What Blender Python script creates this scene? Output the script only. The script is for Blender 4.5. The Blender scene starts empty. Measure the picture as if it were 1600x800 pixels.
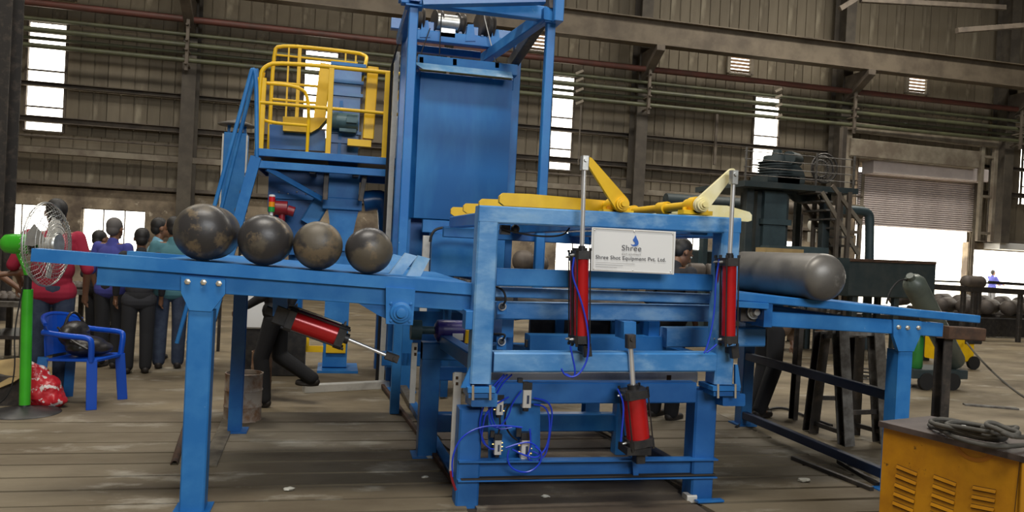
import bpy, bmesh, math, random
from mathutils import Vector, Matrix, Euler
random.seed(7)
PI = math.pi
SC = bpy.context.scene
COL = SC.collection
# ---------------------------------------------------------------- camera
CAM_H = 1.6; YAW = math.radians(13); PITCH = math.radians(-.5); ROLL = math.atan(.05); FPX = 1200.
fw = Vector((math.sin(YAW)*math.cos(PITCH), math.cos(YAW)*math.cos(PITCH), math.sin(PITCH)))
r0 = Vector((math.cos(YAW), -math.sin(YAW), 0)); u0 = r0.cross(fw)
RT = r0*math.cos(ROLL)+u0*math.sin(ROLL); UP = u0*math.cos(ROLL)-r0*math.sin(ROLL)
CPOS = Vector((0, 0, CAM_H))
cd = bpy.data.cameras.new('camera'); cam = bpy.data.objects.new('camera', cd); COL.objects.link(cam)
cd.sensor_width = 36; cd.lens = FPX/1600*36; cd.clip_end = 300; cd.clip_start = .05
cam.matrix_world = Matrix(((RT.x, UP.x, -fw.x, 0), (RT.y, UP.y, -fw.y, 0), (RT.z, UP.z, -fw.z, CAM_H), (0, 0, 0, 1)))
SC.camera = cam
# ---------------------------------------------------------------- world and light
SC.view_settings.view_transform = 'Standard'; SC.view_settings.look = 'None'
SC.view_settings.gamma = 1; SC.view_settings.exposure = 0.42; SC.view_settings.use_curve_mapping = False
w = bpy.data.worlds.new('sky'); SC.world = w; w.use_nodes = True
bg = w.node_tree.nodes['Background']; bg.inputs[0].default_value = (1, .95, .84, 1); bg.inputs[1].default_value = 5.0
def area(name, loc, rot, sx, sy, power, col):
    l = bpy.data.lights.new(name, 'AREA'); l.shape = 'RECTANGLE'; l.size = sx; l.size_y = sy; l.energy = power; l.color = col
    o = bpy.data.objects.new(name, l); o.location = loc; o.rotation_euler = rot; COL.objects.link(o); return o
# added area lamps for unseen roof daylight and the hall opening behind the camera
area('roof_fill_light', (-1.0, 1.6, 11.8), (0, 0, 0), 6, 1.6, 820, (1, .95, .86))
area('roof_fill_light', (2.5, 13, 11.8), (0, 0, 0), 7, 1.5, 520, (1, .95, .86))
area('roof_fill_light', (14, 15, 11.8), (0, 0, 0), 8, 1.5, 820, (1, .94, .83))
area('roof_fill_light', (-6, 13, 11.8), (0, 0, 0), 5, 1.5, 420, (1, .94, .83))
area('hall_entrance_fill_light', (3.5, -11.0, 8.2), (math.radians(66), 0, math.radians(6)), 9, 4, 1150, (.95, .98, 1))

# ---------------------------------------------------------------- pixel ray -> point on a world plane
def P(px, py, X=None, Y=None, Z=None):
    d = fw+RT*((px-800)/FPX)+UP*((400-py)/FPX)
    if X is not None: t = (X-CPOS.x)/d.x
    elif Y is not None: t = (Y-CPOS.y)/d.y
    else: t = (Z-CPOS.z)/d.z
    return CPOS+d*t

# ---------------------------------------------------------------- materials
def mat(name, col, rough=.5, metal=0., col2=None, scale=4., detail=6., lo=.4, hi=.65, bump=0., bscale=None, stretch=None, col3=None, scale3=20., lo3=.6, hi3=.68, rvar=.0, spec=.5):
    m = bpy.data.materials.new(name); m.use_nodes = True; nt = m.node_tree; N = nt.nodes; L = nt.links
    b = N['Principled BSDF']; b.inputs['Roughness'].default_value = rough; b.inputs['Metallic'].default_value = metal
    b.inputs['Specular IOR Level'].default_value = spec
    b.inputs['Base Color'].default_value = (*col, 1)
    tc = N.new('ShaderNodeTexCoord'); mp = N.new('ShaderNodeMapping'); L.new(tc.outputs['Object'], mp.inputs[0])
    if stretch: mp.inputs['Scale'].default_value = stretch
    src = None
    if col2:
        n = N.new('ShaderNodeTexNoise'); n.inputs['Scale'].default_value = scale; n.inputs['Detail'].default_value = detail; n.inputs['Roughness'].default_value = .6
        L.new(mp.outputs[0], n.inputs['Vector'])
        r = N.new('ShaderNodeMapRange'); r.inputs[1].default_value = lo; r.inputs[2].default_value = hi; r.clamp = True; L.new(n.outputs[0], r.inputs[0])
        mx = N.new('ShaderNodeMix'); mx.data_type = 'RGBA'; mx.inputs[6].default_value = (*col, 1); mx.inputs[7].default_value = (*col2, 1)
        L.new(r.outputs[0], mx.inputs[0]); src = mx.outputs[2]
        if rvar:
            rr = N.new('ShaderNodeMapRange'); rr.inputs[3].default_value = rough; rr.inputs[4].default_value = rough+rvar; L.new(r.outputs[0], rr.inputs[0]); L.new(rr.outputs[0], b.inputs['Roughness'])
    if col3:
        n = N.new('ShaderNodeTexNoise'); n.inputs['Scale'].default_value = scale3; n.inputs['Detail'].default_value = 8; n.inputs['Roughness'].default_value = .65
        L.new(mp.outputs[0], n.inputs['Vector'])
        r = N.new('ShaderNodeMapRange'); r.inputs[1].default_value = lo3; r.inputs[2].default_value = hi3; L.new(n.outputs[0], r.inputs[0])
        mx = N.new('ShaderNodeMix'); mx.data_type = 'RGBA'; mx.inputs[6].default_value = (*col, 1); mx.inputs[7].default_value = (*col3, 1)
        if src: L.new(src, mx.inputs[6])
        L.new(r.outputs[0], mx.inputs[0]); src = mx.outputs[2]
    if src: L.new(src, b.inputs['Base Color'])
    if bump:
        n = N.new('ShaderNodeTexNoise'); n.inputs['Scale'].default_value = bscale or scale*4; n.inputs['Detail'].default_value = 5
        L.new(mp.outputs[0], n.inputs['Vector']); bp = N.new('ShaderNodeBump'); bp.inputs['Strength'].default_value = bump; bp.inputs['Distance'].default_value = .01
        L.new(n.outputs[0], bp.inputs['Height']); L.new(bp.outputs[0], b.inputs['Normal'])
    return m
M = {}
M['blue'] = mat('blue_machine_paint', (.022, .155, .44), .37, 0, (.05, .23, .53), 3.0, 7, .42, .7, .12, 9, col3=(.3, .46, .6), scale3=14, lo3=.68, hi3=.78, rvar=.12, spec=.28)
M['blue_low'] = mat('shaded_blue_lower_frame', (.014, .105, .34), .4, 0, (.028, .15, .42), 3.0, 7, .42, .7, .12, 9, col3=(.02, .06, .12), scale3=9, lo3=.66, hi3=.74, rvar=.12, spec=.35)  # darker copy of the blue, with the lower frame's shade in its colour
M['blue_worn_lit'] = mat('worn_highlit_blue_paint', (.04, .195, .48), .3, 0, (.13, .32, .6), 3.5, 8, .4, .62, .18, 14, col3=(.24, .42, .62), scale3=7, lo3=.5, hi3=.8, rvar=.12, spec=.5, stretch=(.6, 1, 1.2))  # wear plus the upper frame's pale highlights, both mixed into the colour
M['navy'] = mat('shaded_navy_paint', (.005, .016, .055), .45, 0, (.014, .03, .075), 5, 5)  # dark paint, deepened in colour for the shade on braces
M['column'] = mat('dark_column_steel', (.06, .05, .04), .75, .1, (.1, .085, .065), 2, 6)
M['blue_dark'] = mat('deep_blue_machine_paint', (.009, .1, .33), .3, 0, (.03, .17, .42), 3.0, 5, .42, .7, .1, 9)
M['blue_pale'] = mat('pale_blue_wear_and_sheen', (.13, .34, .6), .35, 0, (.32, .5, .68), 6, 7, .4, .65, .2, 20)
M['yellow'] = mat('yellow_paint', (.82, .5, .004), .45, 0, (.72, .42, .003), 6, 5, .45, .7, .06, 15, col3=(.25, .16, .05), scale3=16, lo3=.7, hi3=.76)
M['cream'] = mat('pale_yellow_paint', (.78, .68, .3), .38, 0, (.86, .8, .52), 5, 5, .4, .65, .05)
M['red'] = mat('red_cylinder_paint', (.48, .012, .014), .22, .1, (.38, .01, .012), 5, 4, .4, .7)
M['red_dark'] = mat('dark_red_paint', (.22, .012, .02), .4)
M['black'] = mat('black_castings', (.018, .018, .02), .45, .2, (.04, .037, .035), 12, 5)
M['rubber'] = mat('black_rubber', (.012, .012, .013), .6)
M['chrome'] = mat('chrome_rod', (.8, .8, .8), .3, .7)
M['steel'] = mat('galvanised_steel', (.52, .52, .5), .36, .75, (.4, .4, .38), 18, 5, .4, .6)
M['bolt'] = mat('plated_bolt', (.8, .76, .66), .3, .8)
M['tray'] = mat('cable_tray_white', (.6, .58, .53), .5, .1, (.48, .46, .42), 9, 6, .5, .7)
M['tank'] = mat('scaled_steel_tank', (.105, .088, .064), .5, .15, (.042, .039, .039), 3.6, 8, .44, .52, .12, 25, col3=(.16, .12, .075), scale3=5, lo3=.56, hi3=.62, rvar=-.12)
M['tank_grey'] = mat('grey_steel_tank', (.16, .15, .135), .4, .3, (.1, .095, .09), 3, 6, .4, .65, .08, 25, col3=(.26, .25, .23), scale3=5, lo3=.62, hi3=.7)
M['tank_far'] = mat('brown_steel_tank', (.1, .08, .065), .6, .1, (.06, .05, .045), 4, 5)
M['rust'] = mat('rusty_steel', (.1, .052, .03), .8, .1, (.045, .028, .02), 9, 6, .4, .65, .2)
M['dark_steel'] = mat('dark_mill_steel', (.05, .045, .042), .5, .4, (.11, .09, .075), 8, 6, .5, .7, .15)
M['grey_steel'] = mat('weathered_grey_steel', (.17, .16, .145), .6, .3, (.08, .07, .06), 10, 7, .4, .62, .2)
M['floor_steel'] = mat('dusty_channel_steel', (.2, .17, .12), .5, .4, (.1, .08, .055), 8, 6, .4, .65, .15)
M['white'] = mat('white_enamel', (.78, .78, .77), .3)
M['brass'] = mat('brass', (.6, .4, .12), .3, .9)
M['hose'] = mat('blue_air_hose', (.01, .045, .55), .35)
M['violet'] = mat('violet_motor_paint', (.03, .02, .17), .35)
M['teal_motor'] = mat('grey_teal_motor_paint', (.07, .14, .16), .45, .1, (.04, .09, .11), 10)
M['green'] = mat('green_fan_enamel', (.05, .42, .02), .3, 0, (.04, .33, .02), 4)
M['bag_black'] = mat('black_leather', (.013, .011, .01), .35, 0, (.03, .026, .024), 10, 4, .4, .6, .3, 30)
M['chair_blue'] = mat('blue_chair_plastic', (.006, .075, .5), .3)
M['red_bag'] = mat('red_white_plastic_bag', (.52, .02, .03), .35, 0, (.78, .68, .66), 13, 3, .56, .6, .3, 18)
M['card'] = mat('cardboard', (.42, .3, .13), .85, 0, (.34, .23, .1), 6)
M['paper'] = mat('crumpled_paper', (.6, .58, .5), .9)
M['welder'] = mat('scuffed_amber_paint', (.55, .24, .005), .42, 0, (.42, .17, .004), 5, 7, .4, .65, .12, 20, col3=(.07, .035, .01), scale3=9, lo3=.64, hi3=.7)
M['welder_top'] = mat('dusty_brown_black_lid', (.05, .035, .03), .6, 0, (.09, .065, .055), 6, 6)
M['cable'] = mat('grey_welding_cable', (.05, .047, .04), .7, 0, (.085, .078, .065), 10)
M['slot'] = mat('dark_slot', (.05, .022, .004), .8)
M['drum'] = mat('whitewashed_rusty_drum', (.42, .36, .3), .7, 0, (.24, .13, .07), 7, 7, .45, .62, .2)
M['drum_brown'] = mat('brown_rusty_drum', (.2, .1, .055), .7, 0, (.3, .2, .13), 7, 7, .45, .62, .2)
M['old_teal'] = mat('old_dark_teal_paint', (.02, .034, .038), .6, 0, (.04, .05, .05), 4, 6, .4, .65, .1)
M['old_teal_light'] = mat('old_grey_teal_paint', (.045, .075, .085), .55, 0, (.03, .05, .058), 3, 6, .4, .65, .1)
M['greenbottle'] = mat('green_bottle', (.03, .22, .04), .35, 0, (.02, .14, .03), 5)
M['bottle_grey'] = mat('grey_green_bottle', (.1, .12, .1), .4, 0, (.07, .085, .075), 5)
M['wallsheet'] = mat('dusty_wall_sheet', (.205, .172, .122), .75, 0, (.115, .092, .062), .9, 8, .35, .68, 0, stretch=(1, 1, .55), col3=(.27, .235, .17), scale3=2.2, lo3=.58, hi3=.72)
M['wallsheet_b'] = mat('dusty_wall_sheet_darker', (.175, .146, .102), .75, 0, (.1, .08, .055), 1.1, 8, .35, .68, 0, stretch=(1, 1, .55), col3=(.235, .2, .145), scale3=2.4, lo3=.58, hi3=.72)
M['plinth'] = mat('stained_plaster', (.36, .29, .2), .9, 0, (.13, .1, .075), 1.3, 9, .38, .62, .3, 12, col3=(.5, .43, .33), scale3=3, lo3=.6, hi3=.66)
M['girt'] = mat('dusty_brown_steel', (.13, .105, .08), .7, .1, (.075, .06, .048), 3, 6, .4, .65)
M['girt_pale'] = mat('dusty_pale_tray', (.24, .21, .16), .7, .1, (.15, .12, .09), 2, 6, .4, .6)
M['crane'] = mat('dusty_crane_girder', (.15, .12, .085), .7, .1, (.09, .07, .05), 1.5, 6, .4, .65)
M['pipe_red'] = mat('dusty_red_pipe', (.12, .04, .03), .55, 0, (.08, .035, .026), 2, 5)
M['pipe_green'] = mat('dusty_green_pipe', (.095, .1, .055), .45, 0, (.06, .06, .04), 2, 5)
M['shutter'] = mat('roller_shutter_steel', (.8, .72, .7), .45, 0, (.7, .62, .6), 2, 5)
M['louvre'] = mat('louvre_slats', (.3, .2, .13), .7)
M['skin'] = mat('skin', (.2, .095, .05), .5, 0, (.16, .075, .04), 8)
M['hair'] = mat('black_hair', (.012, .01, .009), .6)
M['hair_grey'] = mat('greying_hair', (.1, .09, .085), .7)
M['red_shirt'] = mat('crimson_cloth', (.3, .01, .035), .85, bump=.2, bscale=14)
M['violet_shirt'] = mat('blue_violet_cloth', (.05, .055, .26), .85, bump=.2, bscale=14)
M['dark_shirt'] = mat('charcoal_cloth', (.02, .02, .024), .85, bump=.2, bscale=14)
M['sky_shirt'] = mat('pale_blue_cloth', (.2, .42, .56), .85, bump=.2, bscale=14)
M['teal_shirt'] = mat('teal_cloth', (.06, .17, .2), .85, bump=.2, bscale=14)
M['jeans'] = mat('dark_denim', (.02, .03, .06), .85, 0, (.04, .055, .09), 9, bump=.2, bscale=14)
M['grey_trousers'] = mat('grey_denim', (.09, .09, .1), .85, bump=.2, bscale=14)
M['black_trousers'] = mat('black_cloth', (.012, .012, .014), .9, bump=.2, bscale=14)
M['brown_shirt'] = mat('brown_cloth', (.14, .085, .05), .85, bump=.2, bscale=14)
M['shoe'] = mat('dusty_leather_shoe', (.025, .02, .017), .6)
M['eye'] = mat('eye_white', (.6, .57, .5), .3)
M['ink'] = mat('dark_blue_ink', (.03, .045, .09), .5)
M['ink_grey'] = mat('grey_ink', (.1, .1, .11), .5)
M['ink_pale'] = mat('faded_ink', (.42, .42, .42), .5)
M['logo'] = mat('logo_blue', (.03, .13, .5), .4)
M['lamp_red'] = mat('red_plastic_lens', (.6, .015, .02), .25)
M['lamp_amber'] = mat('amber_plastic_lens', (.8, .28, .01), .25)
M['lamp_green'] = mat('green_plastic_lens', (.02, .3, .05), .25)
M['outside'] = mat('sunlit_yard_concrete', (.6, .57, .5), .9)
M['roofsheet'] = mat('roof_sheet', (.12, .11, .09), .8)
def floor_mat(name, warm):
    m = mat(name, (.225, .178, .108) if warm else (.175, .142, .092), .62, 0, (.1, .075, .045), .9, 9, .36, .66, .25, 14, col3=(.36, .33, .27), scale3=1.7, lo3=.56, hi3=.72, rvar=.2, stretch=(.75, 1.5, 1))
    return m
M['floor'] = floor_mat('stained_concrete_floor', True)
M['strip_shaded'] = mat('shade_tinted_strip', (.115, .088, .06), .6, 0, (.06, .043, .03), 1.2, 9, .36, .62, .25, 14, col3=(.25, .22, .17), scale3=1.9, lo3=.58, hi3=.72, rvar=.1)  # shade under the machine, put into the strip colour
M['strip'] = floor_mat('stained_concrete_strip', False)
M['gap'] = mat('dark_dirt_in_joint', (.03, .022, .015), .95)

# ---------------------------------------------------------------- mesh building
def V(*a): return Vector(a)
def chamf(w, h, c):
    return [(-w/2+c, -h/2), (w/2-c, -h/2), (w/2, -h/2+c), (w/2, h/2-c), (w/2-c, h/2), (-w/2+c, h/2), (-w/2, h/2-c), (-w/2, -h/2+c)]
def chan(w, h, t):   # C section, open towards +u
    return [(-w/2, -h/2), (w/2, -h/2), (w/2, -h/2+t), (-w/2+t, -h/2+t), (-w/2+t, h/2-t), (w/2, h/2-t), (w/2, h/2), (-w/2, h/2)]
def isec(w, h, t):
    return [(-w/2, -h/2), (w/2, -h/2), (w/2, -h/2+t), (t/2, -h/2+t), (t/2, h/2-t), (w/2, h/2-t), (w/2, h/2), (-w/2, h/2), (-w/2, h/2-t), (-t/2, h/2-t), (-t/2, -h/2+t), (-w/2, -h/2+t)]
class MB:
    def __init__(s): s.bm = bmesh.new()
    def ext(s, a, b, prof, up=V(0, 0, 1)):
        a = Vector(a); b = Vector(b); d = (b-a).normalized(); up = Vector(up)
        u = d.cross(up)
        if u.length < 1e-4: u = d.cross(V(0, 1, 0))
        u.normalize(); v = u.cross(d).normalized()
        A = [s.bm.verts.new(a+u*x+v*y) for x, y in prof]; B = [s.bm.verts.new(b+u*x+v*y) for x, y in prof]
        n = len(prof)
        for i in range(n): s.bm.faces.new((A[i], A[(i+1) % n], B[(i+1) % n], B[i]))
        s.bm.faces.new(A[::-1]); s.bm.faces.new(B)
        return s
    def bar(s, a, b, w, h, up=V(0, 0, 1), c=None):
        return s.ext(a, b, chamf(w, h, min(w, h)*.08 if c is None else c), up)
    def box(s, lo, hi, c=0):
        lo = Vector(lo); hi = Vector(hi); m = (lo+hi)/2
        return s.bar((lo.x, m.y, m.z), (hi.x, m.y, m.z), abs(hi.y-lo.y), abs(hi.z-lo.z), c=c or .0005)
    def cyl(s, a, b, r, r2=None, seg=16, cap=True):
        return s.lathe([(0, r), ((Vector(b)-Vector(a)).length, r if r2 is None else r2)], a, Vector(b)-Vector(a), seg, cap)
    def lathe(s, prof, o, axis, seg=20, cap=True, ref=None):
        o = Vector(o); ax = Vector(axis).normalized(); u = ax.cross(ref or (V(0, 0, 1) if abs(ax.z) < .9 else V(1, 0, 0))).normalized(); v = ax.cross(u)
        rings = []
        for t, r in prof:
            if r < 1e-5: rings.append([s.bm.verts.new(o+ax*t)])
            else: rings.append([s.bm.verts.new(o+ax*t+(u*math.cos(2*PI*i/seg)+v*math.sin(2*PI*i/seg))*r) for i in range(seg)])
        for A, B in zip(rings, rings[1:]):
            for i in range(seg):
                j = (i+1) % seg
                if len(A) == 1 and len(B) == 1: continue
                if len(A) == 1: s.bm.faces.new((A[0], B[j], B[i]))
                elif len(B) == 1: s.bm.faces.new((A[i], A[j], B[0]))
                else: s.bm.faces.new((A[i], A[j], B[j], B[i]))
        if cap:
            if len(rings[0]) > 1: s.bm.faces.new(rings[0][::-1])
            if len(rings[-1]) > 1: s.bm.faces.new(rings[-1])
        return s
    def tube(s, pts, r, seg=8, closed=False, smooth=0):
        pts = [Vector(p) for p in pts]
        for _ in range(smooth):
            q = []
            n = len(pts)
            rng = range(n if closed else n-1)
            if not closed: q.append(pts[0])
            for i in rng:
                a, b = pts[i], pts[(i+1) % n]; q += [a*.75+b*.25, a*.25+b*.75]
            if not closed: q.append(pts[-1])
            pts = q
        n = len(pts); rings = []; prev = None
        for i in range(n):
            if closed: d = pts[(i+1) % n]-pts[i-1]
            else: d = pts[min(i+1, n-1)]-pts[max(i-1, 0)]
            if d.length < 1e-9: d = V(0, 0, 1)
            d.normalize()
            if prev is None: u = d.orthogonal().normalized()
            else:
                u = prev-d*prev.dot(d)
                u = u.normalized() if u.length > 1e-6 else d.orthogonal().normalized()
            prev = u; v = d.cross(u)
            rings.append([s.bm.verts.new(pts[i]+(u*math.cos(2*PI*k/seg)+v*math.sin(2*PI*k/seg))*r) for k in range(seg)])
        m = n if closed else n-1
        for i in range(m):
            A = rings[i]; B = rings[(i+1) % n]
            for k in range(seg): s.bm.faces.new((A[k], A[(k+1) % seg], B[(k+1) % seg], B[k]))
        if not closed: s.bm.faces.new(rings[0][::-1]); s.bm.faces.new(rings[-1])
        return s
    def plate(s, pts, off):   # polygon extruded by vector
        pts = [Vector(p) for p in pts]; off = Vector(off)
        A = [s.bm.verts.new(p) for p in pts]; B = [s.bm.verts.new(p+off) for p in pts]; n = len(pts)
        s.bm.faces.new(A[::-1]); s.bm.faces.new(B)
        for i in range(n): s.bm.faces.new((A[i], A[(i+1) % n], B[(i+1) % n], B[i]))
        return s
    def ball(s, c, r, seg=16, rings=10, sc=(1, 1, 1), rot=None):
        m = Matrix.Translation(Vector(c))@(rot.to_4x4() if rot else Matrix())@Matrix.Diagonal((r*sc[0], r*sc[1], r*sc[2], 1))
        bmesh.ops.create_uvsphere(s.bm, u_segments=seg, v_segments=rings, radius=1, matrix=m); return s
    def build(s, name, m, parent=None, smooth=True, origin=None, kind=None):
        bm = s.bm
        bmesh.ops.recalc_face_normals(bm, faces=bm.faces)
        if parent is not None: off = OFF.get(parent.name, V(0, 0, 0))
        elif origin is not None: off = Vector(origin)
        else:
            xs = [v.co for v in bm.verts]
            off = V((min(v.x for v in xs)+max(v.x for v in xs))/2, (min(v.y for v in xs)+max(v.y for v in xs))/2, min(v.z for v in xs))
        bmesh.ops.translate(bm, verts=bm.verts, vec=-off)
        me = bpy.data.meshes.new(name); bm.to_mesh(me); bm.free()
        if isinstance(m, str): m = M[m]
        me.materials.append(m)
        if smooth: me.shade_smooth(); me.set_sharp_from_angle(angle=math.radians(38))
        o = bpy.data.objects.new(name, me); COL.objects.link(o)
        if parent is not None: o.parent = parent
        else: o.location = off
        OFF[o.name] = off
        if kind: o['kind'] = kind
        return o
OFF = {}
def tag(o, label, cat, group=None):
    o['label'] = label; o['category'] = cat
    if group: o['group'] = group
    return o
def thing(name, label, cat, loc, group=None):
    o = bpy.data.objects.new(name, None); COL.objects.link(o); o.location = Vector(loc); o.empty_display_size = .1
    OFF[o.name] = Vector(loc); return tag(o, label, cat, group)
def part(name, m, parent, fn, **k):
    b = MB(); fn(b); return b.build(name, m, parent, **k)
def copy_tree(o, parent=None):
    c = o.copy(); COL.objects.link(c)
    c.parent = parent
    for ch in list(o.children): copy_tree(ch, c)
    return c
def copy_at(root, loc, label, rz=None):
    c = copy_tree(root); c.location = Vector(loc)
    if rz is not None: c.rotation_euler.z = rz
    if label: c['label'] = label
    return c
def inst(me, name, parent, loc, sc=(1, 1, 1), rz=0):
    o = bpy.data.objects.new(name, me); COL.objects.link(o); o.parent = parent; o.location = Vector(loc); o.scale = sc; o.rotation_euler.z = rz; return o
# ================================================================ SETTING
WY = 22.0                                                       # far wall plane
def struct(o): o['kind'] = 'structure'; return o
fl = struct(MB().box((-12, -12, -.3), (30, WY, 0)).build('floor', 'floor', smooth=False, origin=(0, 0, 0)))
# the floor proper has a shallow field of concrete strips with open joints between them
edges = [4.28, 4.53, 4.78, 5.06, 5.33, 5.62, 5.89, 6.19, 6.5, 6.85, 7.25]
bd = MB().box((-5.2, 4.28, 0), (3.95, 7.25, .004)).build('joint_bed', 'gap', fl, smooth=False)
cols = [(-5.2, .86), (.9, 2.36), (2.38, 3.93)]
for j, (a, b) in enumerate(zip(edges, edges[1:])):
    for (xa, xb) in cols:
        x1 = xb-random.uniform(0, .04); g = .022+random.uniform(0, .008); gl = .004 if xa < -2 else g
        mb = MB(); z = .014+random.uniform(0, .006)
        mb.plate([(xa+random.uniform(0, .04), a+gl, .002), (x1, a+g+random.uniform(-.004, .004), .002), (x1, b-g/2, .002), (xa, b-gl/2, .002)], (0, 0, z))
        mb.build('concrete_strip', 'strip_shaded' if .5 < xa < 2 else 'strip', fl, smooth=False)
struct(MB().box((-60, WY+.35, -.31), (110, 120, -.01)).build('trim_1', 'outside', smooth=False))
struct(MB().box((-12, -12, 12), (30, WY, 12.2)).build('ceiling', 'roofsheet', smooth=False))
struct(MB().box((-12.2, -12, 0), (-12, WY, 12)).build('wall_left', 'wallsheet', smooth=False))
struct(MB().box((30, -12, 0), (30.2, WY, 12)).build('wall_right', 'wallsheet', smooth=False))
struct(MB().box((-12, -12.2, 0), (30, -12, 12)).build('wall_back', 'wallsheet', smooth=False))
# ---- far wall: masonry plinth with openings, sheet cladding above
wall = struct(bpy.data.objects.new('wall_front', None)); COL.objects.link(wall); wall.location = (0, WY, 0); OFF[wall.name] = V(0, WY, 0)
PZ = 2.62
DZ = P(1430, 262, Y=WY).z
door = (P(1336, 400, Y=WY).x, P(1512, 400, Y=WY).x)
wins = [(P(126, 360, Y=WY).x, P(226, 360, Y=WY).x, 1.0, P(170, 327, Y=WY).z), (P(-14, 360, Y=WY).x, P(76, 360, Y=WY).x, 1.0, P(30, 318, Y=WY).z),
        (P(783, 400, Y=WY).x, P(796, 400, Y=WY).x, .7, 2.25), (P(868, 400, Y=WY).x, P(948, 400, Y=WY).x, .7, 2.3),
        (P(1064, 380, Y=WY).x, P(1104, 380, Y=WY).x, 1.55, 2.3), (P(1225, 400, Y=WY).x, P(1243, 400, Y=WY).x, 1.5, 2.3),
        (door[0], door[1], 0, PZ), (P(1516, 400, Y=WY).x, 29.5, 0, P(1560, 392, Y=WY).z)]
wins.sort()
wins[-1] = (door[1]+.15,)+wins[-1][1:]
pl = MB(); x = -12
for (a, b, z0, z1) in wins:
    if a > x: pl.box((x, WY, 0), (a, WY+.25, PZ))
    if z0 > 0: pl.box((a, WY, 0), (b, WY+.25, z0))
    if z1 < PZ: pl.box((a, WY, z1), (b, WY+.25, PZ))
    x = b
pl.box((x, WY, 0), (30, WY+.25, PZ))
pl.build('masonry_plinth', 'plinth', wall, smooth=False)
wf = 0
for (a, b, z0, z1) in wins[:6]:
    if b-a < .5: continue
    f = MB(); e = .035
    for (p, q) in (((a, z0), (a, z1)), ((b, z0), (b, z1)), ((a, z0), (b, z0)), ((a, z1), (b, z1))):
        f.bar((p[0], WY+.08, p[1]), (q[0], WY+.08, q[1]), .05, .05)
    n = max(2, round((b-a)/.6))
    for i in range(1, n):
        f.bar((a+(b-a)*i/n, WY+.08, z0+(z1-z0)*.0), (a+(b-a)*i/n, WY+.08, z1), .03, .03)
    wf += 1
    struct(f.build('window_%d' % wf, 'girt_pale'))
# sheets
def sheet_mesh(nm, m, w=1.0, h=1.0, ribs=3, d=.035):
    b = MB(); pts = []
    for i in range(ribs):
        x0 = i*w/ribs; s = w/ribs
        pts += [(x0, 0), (x0+s*.86, 0), (x0+s*.9, d), (x0+s*.97, d)]
    pts.append((w, 0))
    A = [b.bm.verts.new((x, y, 0)) for x, y in pts]; B = [b.bm.verts.new((x, y, h)) for x, y in pts]
    for i in range(len(pts)-1): b.bm.faces.new((A[i], A[i+1], B[i+1], B[i]))
    me = bpy.data.meshes.new(nm); b.bm.to_mesh(me); b.bm.free(); me.materials.append(M[m]); return me
sm = [sheet_mesh('wall_sheet', 'wallsheet'), sheet_mesh('wall_sheet_b', 'wallsheet_b')]
lights = [(P(41, 125, Y=WY).x, P(103, 125, Y=WY).x), (P(474, 140, Y=WY).x, P(527, 140, Y=WY).x), (P(860, 190, Y=WY).x, P(895, 190, Y=WY).x), (P(1176, 210, Y=WY).x, P(1216, 210, Y=WY).x), (P(1597, 250, Y=WY).x, P(1597, 250, Y=WY).x+1.2)]
LZ0, LZ1 = 4.02, 6.82
vents = [(P(70, 0, Y=WY).x, P(118, 0, Y=WY).x), (P(823, 60, Y=WY).x, P(857, 60, Y=WY).x), (P(1136, 95, Y=WY).x, P(1172, 95, Y=WY).x), (P(1414, 120, Y=WY).x, P(1446, 120, Y=WY).x)]
VZ0, VZ1 = P(1154, 117, Y=WY).z, P(1154, 117, Y=WY).z+1.25
def fill(xa, xb, z0, z1, step):
    n = max(1, round((xb-xa)/1.0)); wd = (xb-xa)/n
    for i in range(n):
        inst(random.choice(sm), 'wall_sheet', wall, (xa+i*wd, .1-step+random.uniform(-.008, .008), z0-.03), (wd*1.02, 1, z1-z0+.06))
def tier(z0, z1, holes, step):
    x = -12
    for (a, b) in holes:
        if a > x+.05: fill(x, a, z0, z1, step)
        x = b
    fill(x, 30, z0, z1, step)
tier(PZ, LZ0, [(door[0], door[1])], 0)
fill(door[0], door[1], P(1430, 262, Y=WY).z-.1, LZ0+.9, -.0)
tier(LZ0, LZ1, lights[:3]+[lights[3], (door[0], door[1]), lights[4]], .03)
fill(door[0], door[1], LZ0+.9, LZ1, .03)
tier(LZ1, VZ0, [], .06)
tier(VZ0, VZ1, vents, .09)
tier(VZ1, 12, [], .12)
# translucent light openings
for i, (a, b) in enumerate(lights):
    f = MB()
    for xx in (a, b): f.bar((xx, WY-.02, LZ0), (xx, WY-.02, LZ1), .06, .06)
    for z in (LZ0, LZ0+.62, LZ0+1.55, LZ1-.62 if i else LZ1-.6, LZ1-.28, LZ1): f.bar((a, WY-.05, z), (b, WY-.05, z), .05, .045)
    struct(f.build('window_%d' % (wf+1+i), 'girt'))
# louvre vents: frame with slats as children
for i, (a, b) in enumerate(vents):
    f = MB()
    for xx in (a, b): f.bar((xx, WY-.1, VZ0), (xx, WY-.1, VZ1), .12, .12)
    for z in (VZ0, VZ1): f.bar((a, WY-.1, z), (b, WY-.1, z), .12, .06)
    fo = struct(f.build('trim_%d' % (i+2), 'girt_pale', smooth=False))
    OFF[fo.name] = fo.location.copy()
    sl = MB(); sl.bar((a+.04, WY-.05, 0), (b-.04, WY-.05, 0), .1, .018, up=V(0, .45, .9))
    s0 = sl.build('louvre_slat', 'louvre', fo)
    base = s0.location.copy(); s0.location.z = base.z+VZ0+.1
    for k in range(1, 11):
        c = s0.copy(); COL.objects.link(c); c.parent = fo; c.location.z = base.z+VZ0+.1+k*.108
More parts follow.
